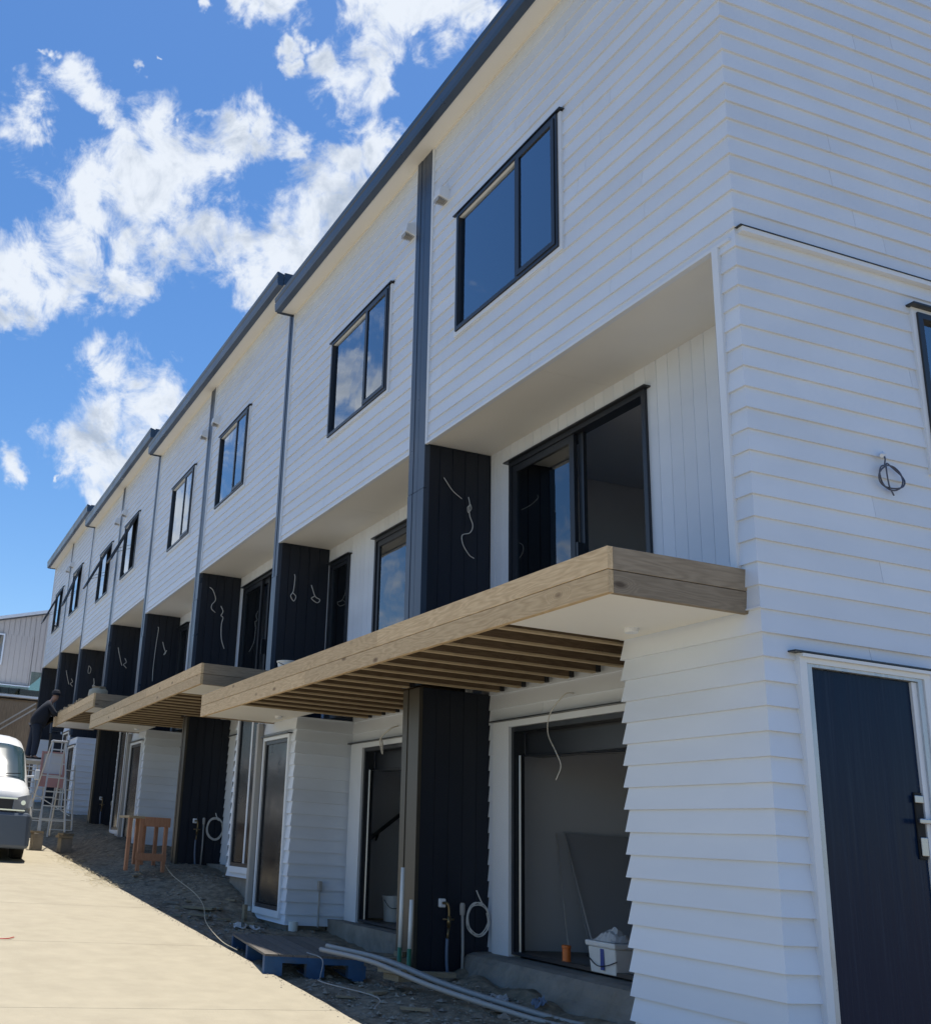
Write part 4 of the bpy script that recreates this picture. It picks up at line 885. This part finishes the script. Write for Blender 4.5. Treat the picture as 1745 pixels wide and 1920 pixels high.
body = ([(*hip, .13), (PX+.04, PY, PZ+1.1, .125), (*chest, .14), (*neck, .055), (PX+.285, PY-.03, PZ+1.56, .085), (PX+.33, PY-.03, PZ+1.66, .085),
  (PX-.05, PY-.10, PZ+.86, .085), (PX-.02, PY-.13, PZ+.46, .058), (PX-.05, PY-.13, PZ+.10, .042), (PX+.05, PY-.14, PZ+.05, .035),
  (PX-.05, PY+.10, PZ+.86, .085), (PX-.10, PY+.14, PZ+.46, .058), (PX-.16, PY+.14, PZ+.10, .042), (PX-.06, PY+.15, PZ+.05, .035),
  (PX+.15, PY-.18, PZ+1.36, .06), (PX+.30, PY-.22, PZ+1.16, .045), (PX+.50, PY-.16, PZ+1.13, .035), (PX+.60, PY-.14, PZ+1.14, .032),
  (PX+.15, PY+.18, PZ+1.36, .06), (PX+.32, PY+.24, PZ+1.18, .045), (PX+.52, PY+.16, PZ+1.14, .035), (PX+.62, PY+.14, PZ+1.15, .032)],
  [(0,1),(1,2),(2,3),(3,4),(4,5),(0,6),(6,7),(7,8),(8,9),(0,10),(10,11),(11,12),(12,13),(2,14),(14,15),(15,16),(16,17),(2,18),(18,19),(19,20),(20,21)])
skin_obj('body', body, 'skin', T)
top = ([(PX-.09, PY, PZ+.76, .22), (PX-.02, PY, PZ+1.05, .24), (PX+.07, PY, PZ+1.30, .24), (PX+.20, PY, PZ+1.44, .10), (PX+.15, PY-.18, PZ+1.36, .08), (PX+.30, PY-.22, PZ+1.16, .065), (PX+.47, PY-.17, PZ+1.13, .05), (PX+.15, PY+.18, PZ+1.36, .08), (PX+.32, PY+.24, PZ+1.18, .065), (PX+.49, PY+.17, PZ+1.14, .05)],
  [(0,1),(1,2),(2,3),(2,4),(4,5),(5,6),(2,7),(7,8),(8,9)])
skin_obj('hooded_top', top, 'cloth', T)
tr = ([(PX-.05, PY, PZ+.95, .16), (PX-.07, PY-.10, PZ+.82, .13), (PX-.05, PY-.13, PZ+.46, .10), (PX-.08, PY-.13, PZ+.10, .08), (PX-.08, PY+.10, PZ+.82, .13), (PX-.13, PY+.14, PZ+.46, .10), (PX-.18, PY+.14, PZ+.10, .08)], [(0,1),(1,2),(2,3),(0,4),(4,5),(5,6)])
skin_obj('trousers', tr, 'denim', T)
for yy, xx in ((-.135, -.0), (.145, -.11)):
    b = MB(); b.obox((PX+xx, PY+yy, PZ+.045), (.27, .10, .085), 0); b.build('boot', 'rubber', T, bevel=.03)
b = MB(); b.lathe((PX+.30, PY-.03, PZ+1.63), [(.105, 0), (.108, .05), (.09, .11), (.05, .14), (.01, .145)], 18); b.box((PX+.38, PY-.10, PZ+1.625), (PX+.47, PY+.04, PZ+1.64)); b.build('cap', 'cloth', T, smooth=False)
# hands with fingers
for s in (-1, 1):
    hx, hy, hz = (PX+.60, PY+(-.14 if s < 0 else .14), PZ+1.14)
    vv = [(hx, hy, hz, .03), (hx+.05, hy, hz-.005, (.022, .035))]; ee = [(0, 1)]
    for f in range(4):
        yy = hy + (f-1.5)*.02; n0 = len(vv); l_ = [.075, .085, .08, .06][f]
        vv += [(hx+.08, yy, hz-.005, .009), (hx+.08+l_*.5, yy, hz-.012, .0085), (hx+.08+l_*.9, yy, hz-.035, .007)]; ee += [(1, n0), (n0, n0+1), (n0+1, n0+2)]
    n0 = len(vv); vv += [(hx+.03, hy-s*.04, hz-.01, .011), (hx+.065, hy-s*.06, hz-.02, .009)]; ee += [(0, n0), (n0, n0+1)]
    skin_obj('hand', (vv, ee), 'skin', T, 1)

# ------------------------------------------------------------------ van
VX, VY = -3.24, 14.75; VZ = drive(VY) - .0; VL = 5.2
T = thing('van', (VX, VY, VZ), 'white high-roof van parked on the concrete, sun glinting in its windscreen', 'van')
HTOP = [(0, 1.08), (.04, 1.17), (.14, 1.25), (.55, 1.38), (.70, 1.43), (1.0, 1.72), (1.35, 2.02), (1.6, 2.17), (2.0, 2.26), (2.6, 2.30), (4.6, 2.30), (5.1, 2.24), (5.2, 2.05)]
def htop(s): return lerp_t(HTOP, s)
def vsurf(s, t):
    """s from the nose backwards, t 0..1 from sill up the side to roof centre"""
    ht = htop(s); nose = 1 - max(0, 1 - s/.55)**2.2 * .20; tail = 1 - max(0, (s-5.0)/.2)**2*.08
    w = .95 * nose * tail; zb = .26
    prof = [(0, 0, .97), (.12, .08, 1.0), (.35, .32, 1.0), (.5, .48, .985), (.62, .66, .93), (.76, .88, .845), (.85, .96, .76), (.93, .99, .5), (1, 1, 0)]
    for (a, z0_, w0_), (b_, z1_, w1_) in zip(prof, prof[1:]):
        if t <= b_ + 1e-9:
            q = (t-a)/(b_-a); fz = z0_+(z1_-z0_)*q; fw = w0_+(w1_-w0_)*q
            break
    if ht < 1.5:   # bonnet: sides stay vertical, top flat
        fw = fw + (1-fw) * (0.75 if t < .8 else .3) * (1.5-ht)/.55 * (1 if t < .95 else (1-t)/.05)
    return (w*fw, s, zb + (ht-zb)*fz)
def vpatch(s0, s1, t0, t1, ns, nt_, off, side=0, m='van', name='body', tfun=None):
    b = MB()
    for sd in ((1, -1) if side == 0 else (side,)):
        base = len(b.v)
        for i in range(ns+1):
            s_ = s0+(s1-s0)*i/ns
            for j in range(nt_+1):
                t_ = t0+(t1-t0)*j/nt_
                x, y, z = vsurf(s_, t_); e = .01
                p = Vector((x, y, z)); du = Vector(vsurf(min(s_+e, 5.2), t_)) - Vector(vsurf(max(s_-e, 0), t_)); dv = Vector(vsurf(s_, min(t_+e, 1))) - Vector(vsurf(s_, max(t_-e, 0)))
                nn = du.cross(dv); nn = nn.normalized() if nn.length > 1e-9 else Vector((0, 0, 1))
                if nn.x < -.001 and t_ < .97 or (nn.z < 0 and t_ > .9): nn = -nn
                p += nn * off
                b.v.append((VX + sd*p.x, VY + p.y, VZ + p.z))
        for i in range(ns):
            for j in range(nt_):
                a = base+i*(nt_+1)+j; f = (a, a+1, a+nt_+2, a+nt_+1); b.f.append(f if sd > 0 else f[::-1])
    return b.build(name, m, T, smooth=True, weld=True)
b = MB(); SS = [0, .02, .05, .1, .2, .35, .5, .6, .7, .85, 1.0, 1.2, 1.35, 1.5, 1.7, 2, 2.4, 3, 3.6, 4.2, 4.8, 5.0, 5.1, 5.17, 5.2]; TT = [i/24 for i in range(25)]
for sd in (1, -1):
    base = len(b.v)
    for s_ in SS:
        for t_ in TT: x, y, z = vsurf(s_, t_); b.v.append((VX+sd*x, VY+y, VZ+z))
    n = len(TT)
    for i in range(len(SS)-1):
        for j in range(n-1): a = base+i*n+j; f = (a, a+1, a+n+1, a+n); b.f.append(f if sd > 0 else f[::-1])
for s_ in (0, 5.2):
    b.v_n = len(b.v); ring = [vsurf(s_, t_) for t_ in TT]
    pts = [(VX+x, VY+y, VZ+z) for x, y, z in ring] + [(VX-x, VY+y, VZ+z) for x, y, z in ring[::-1][1:]]
    b.quad(*(pts if s_ else pts[::-1]))
b.build('body', 'van', T, smooth=True, weld=True)
vpatch(.70, 1.42, .80, 1.0, 10, 10, .006, 0, 'vanglass', 'windscreen')
vpatch(1.25, 2.1, .60, .76, 6, 5, .006, 1, 'vanglass', 'side_window'); vpatch(1.25, 2.1, .60, .76, 6, 5, .006, -1, 'vanglass', 'side_window')
vpatch(2.25, 3.6, .60, .76, 6, 5, .006, 1, 'vanglass', 'side_window'); vpatch(3.75, 4.95, .60, .76, 6, 5, .006, 1, 'vanglass', 'side_window')
vpatch(2.25, 3.6, .60, .76, 6, 5, .006, -1, 'vanglass', 'side_window'); vpatch(3.75, 4.95, .60, .76, 6, 5, .006, -1, 'vanglass', 'side_window')
b = MB(); b.box((VX-.60, VY-.035, VZ+.74), (VX+.60, VY+.02, VZ+1.05)); b.build('grille', 'vand', T, bevel=.02)
b = MB(); b.box((VX-.60, VY-.05, VZ+1.03), (VX+.60, VY-.02, VZ+1.055)); b.box((VX-.74, VY-.06, VZ+.84), (VX+.74, VY-.02, VZ+.862)); b.build('chrome_bar', 'chrome', T)
b = MB()
b.hexa([(VX-.86, VY-.12, VZ+.22), (VX+.86, VY-.12, VZ+.22), (VX+.95, VY+.5, VZ+.22), (VX-.95, VY+.5, VZ+.22), (VX-.84, VY-.09, VZ+.82), (VX+.84, VY-.09, VZ+.82), (VX+.955, VY+.5, VZ+.78), (VX-.955, VY+.5, VZ+.78)]); b.build('bumper', 'vanb', T, bevel=.06)
for sd in (1, -1):
    b = MB(); X = lambda u: VX + sd*u
    p = [(X(.54), VY-.055, VZ+.86), (X(.80), VY-.02, VZ+.89), (X(.90), VY+.20, VZ+.95), (X(.86), VY+.26, VZ+1.13), (X(.75), VY+.03, VZ+1.11), (X(.54), VY-.04, VZ+1.05)]
    bk = [(q[0]-sd*.06, q[1]+.09, q[2]) for q in p]; n0 = len(b.v); b.v += p + bk
    b.f.append(tuple(n0+i for i in range(6))); b.f.append(tuple(n0+6+i for i in range(6))[::-1])
    for i in range(6): j = (i+1) % 6; b.f.append((n0+i, n0+6+i, n0+6+j, n0+j))
    hl_ = b.build('headlight', 'lamp', T, weld=True)
    b = MB(); b.lathe((0, 0, 0), [(.03, 0), (.04, .02), (.04, .03)], 16); b.v = [(X(.70)+q[0], VY-.03-q[2]*.8, VZ+.98+q[1]) for q in b.v]; b.build('reflector', 'chrome', hl_)
    b = MB(); b.box((min(X(.96), X(1.05)), VY+.95, VZ+1.42), (max(X(.96), X(1.05)), VY+1.05, VZ+1.60)); b.bar((X(.80), VY+1.02, VZ+1.46), (X(.97), VY+1.0, VZ+1.48), .03, .04); b.build('side_mirror', 'van', T, bevel=.02)
for sd in (1, -1):
    for wy in (.95, 3.95):
        b = MB(); X = VX+sd*.80
        b.lathe((0, 0, 0), [(.20, -.1), (.33, -.1), (.345, -.07), (.345, .07), (.33, .1), (.20, .1)], 28); b.v = [(X+q[2], VY+wy+q[0], VZ+.345+q[1]) for q in b.v]; w_ = b.build('wheel', 'rubber', T, smooth=False)
        b = MB(); b.lathe((0, 0, 0), [(.21, -.085), (.19, .06), (.05, .09)], 20); b.v = [(X+sd*q[2]*1.1, VY+wy+q[0], VZ+.345+q[1]) for q in b.v]; b.build('rim', 'alu', w_)
b = MB(); b.box((VX-.26, VY-.135, VZ+.42), (VX+.26, VY-.118, VZ+.53)); b.build('number_plate', 'trim', T)
b = MB(); b.bar((VX-.6, VY+.69, VZ+1.47), (VX+.0, VY+.76, VZ+1.53), .012, .015); b.bar((VX+.1, VY+.69, VZ+1.46), (VX+.68, VY+.74, VZ+1.50), .012, .015); b.build('wiper', 'vand', T)

# ------------------------------------------------------------------ neighbouring building beyond the terrace
T = thing('neighbour_house', (-2, 42, 3), 'beige vertical-board house with raked roof beyond the far end of the terrace', 'house')
b = MB(); grooved(b, (0, 42, 0), (1, 0, 0), (0, -1, 0), -9, .35, 7.25, 9.3, pitch=.22, gap=.02, dep=.015, holes=[(-1.9, -.92, 8.0, 9.29)]); b.build('wall', 'beige', T)
b = MB()
n_ = 60
for i in range(n_):
    xa = -9 + 13*i/n_; xb = -9+13*(i+1)/n_ - .02; za = max(9.31, 9.92+(xa+1.2)*.26); zb_ = max(9.31, 9.92+(xb+1.2)*.26); za = max(9.31, za)
    b.quad((xa, 42, 9.3), (xb, 42, 9.3), (xb, 42, zb_), (xa, 42, za))
    if xa > .3: b.quad((xa, 42, 7.2+(xa-.33)*1.3), (xb, 42, 7.2+(xb-.33)*1.3), (xb, 42, 9.3), (xa, 42, 9.3))
pp = [(-9, 7.25), (.33, 7.2), (4, 11.0), (4, 11.2), (-3.4, 9.3), (-9, 9.3)]; nq = len(b.v); b.v += [(x_, 42.03, z_) for x_, z_ in pp] + [(x_, 42.3, z_) for x_, z_ in pp]; b.f.append(tuple(nq+i for i in range(6))); b.f.append(tuple(nq+6+i for i in range(6))[::-1])
for i in range(6): j = (i+1) % 6; b.f.append((nq+j, nq+i, nq+6+i, nq+6+j))
b.build('gable_wall', 'beige', T)
b = MB(); b.box((-9, 42.05, 7.2), (.3, 50, 9.2)); b.box((-9, 43, 3), (4, 50, 7.19)); b.build('core', 'hedge', T)
b = MB(); b.bar((-3.6, 41.9, 9.32), (4, 41.9, 11.30), .2, .12); b.build('roof_edge', 'trim', T)
b = MB(); b.hexa([(-3.6, 41.9, 9.2), (4, 41.9, 11.2), (4, 50, 11.2), (-3.6, 50, 9.2), (-3.6, 41.9, 9.26), (4, 41.9, 11.26), (4, 50, 11.26), (-3.6, 50, 9.26)]); b.build('roof', 'roof', T)
b = MB(); b.box((-9, 41.8, 7.08), (.33, 42.02, 7.2)); b.build('band_trim', 'trim', T)
b = MB(); frame_xz(b, 41.93, 42.03, -1.95, -.9, 8.0, 9.3, .06); W_ = b.build('window', 'trim', T)
b = MB(); b.box((-1.9, 41.97, 8.06), (-.96, 42.0, 9.24)); b.build('pane', 'glass', W_)
b = MB(); b.box((-9, 38.6, 6.36), (.85, 41.7, 6.44)); b.build('balcony_floor', 'trim', T)
b = MB(); b.box((-9, 38.62, 6.46), (.0, 38.64, 6.78)); b.box((.0, 38.62, 6.46), (.80, 38.64, 7.4)); b.box((.80, 38.62, 6.46), (.82, 41.5, 7.4)); b.build('glass_balustrade', 'glassg', T)
b = MB(); b.tube([(.80, 38.63, 6.42), (.80, 38.63, 7.45)], .03); b.build('balustrade_post', 'alu', T)
b = MB(); b.box((-9, 38.9, 2.5), (2.2, 41.9, 6.3)); b.build('lower_storey', 'fence', T)
T = thing('timber_fence', (-3, 37, 2.5), 'weathered paling fence between the van and the beige house', 'fence')
b = MB(); x = -9
while x < -.1: b.box((x, 37, 2.0), (x+.14, 37.02, 6.0+.04*rnd.random())); x += .15
b.build('palings', 'fence', T)
b = MB(); b.bar((-1.4, 36.7, 4.9), (.1, 36.7, 6.0), .03, .05); b.bar((-1.4, 36.7, 4.7), (.1, 36.7, 5.8), .03, .05); b.build('stair_rail', 'pvc', T)
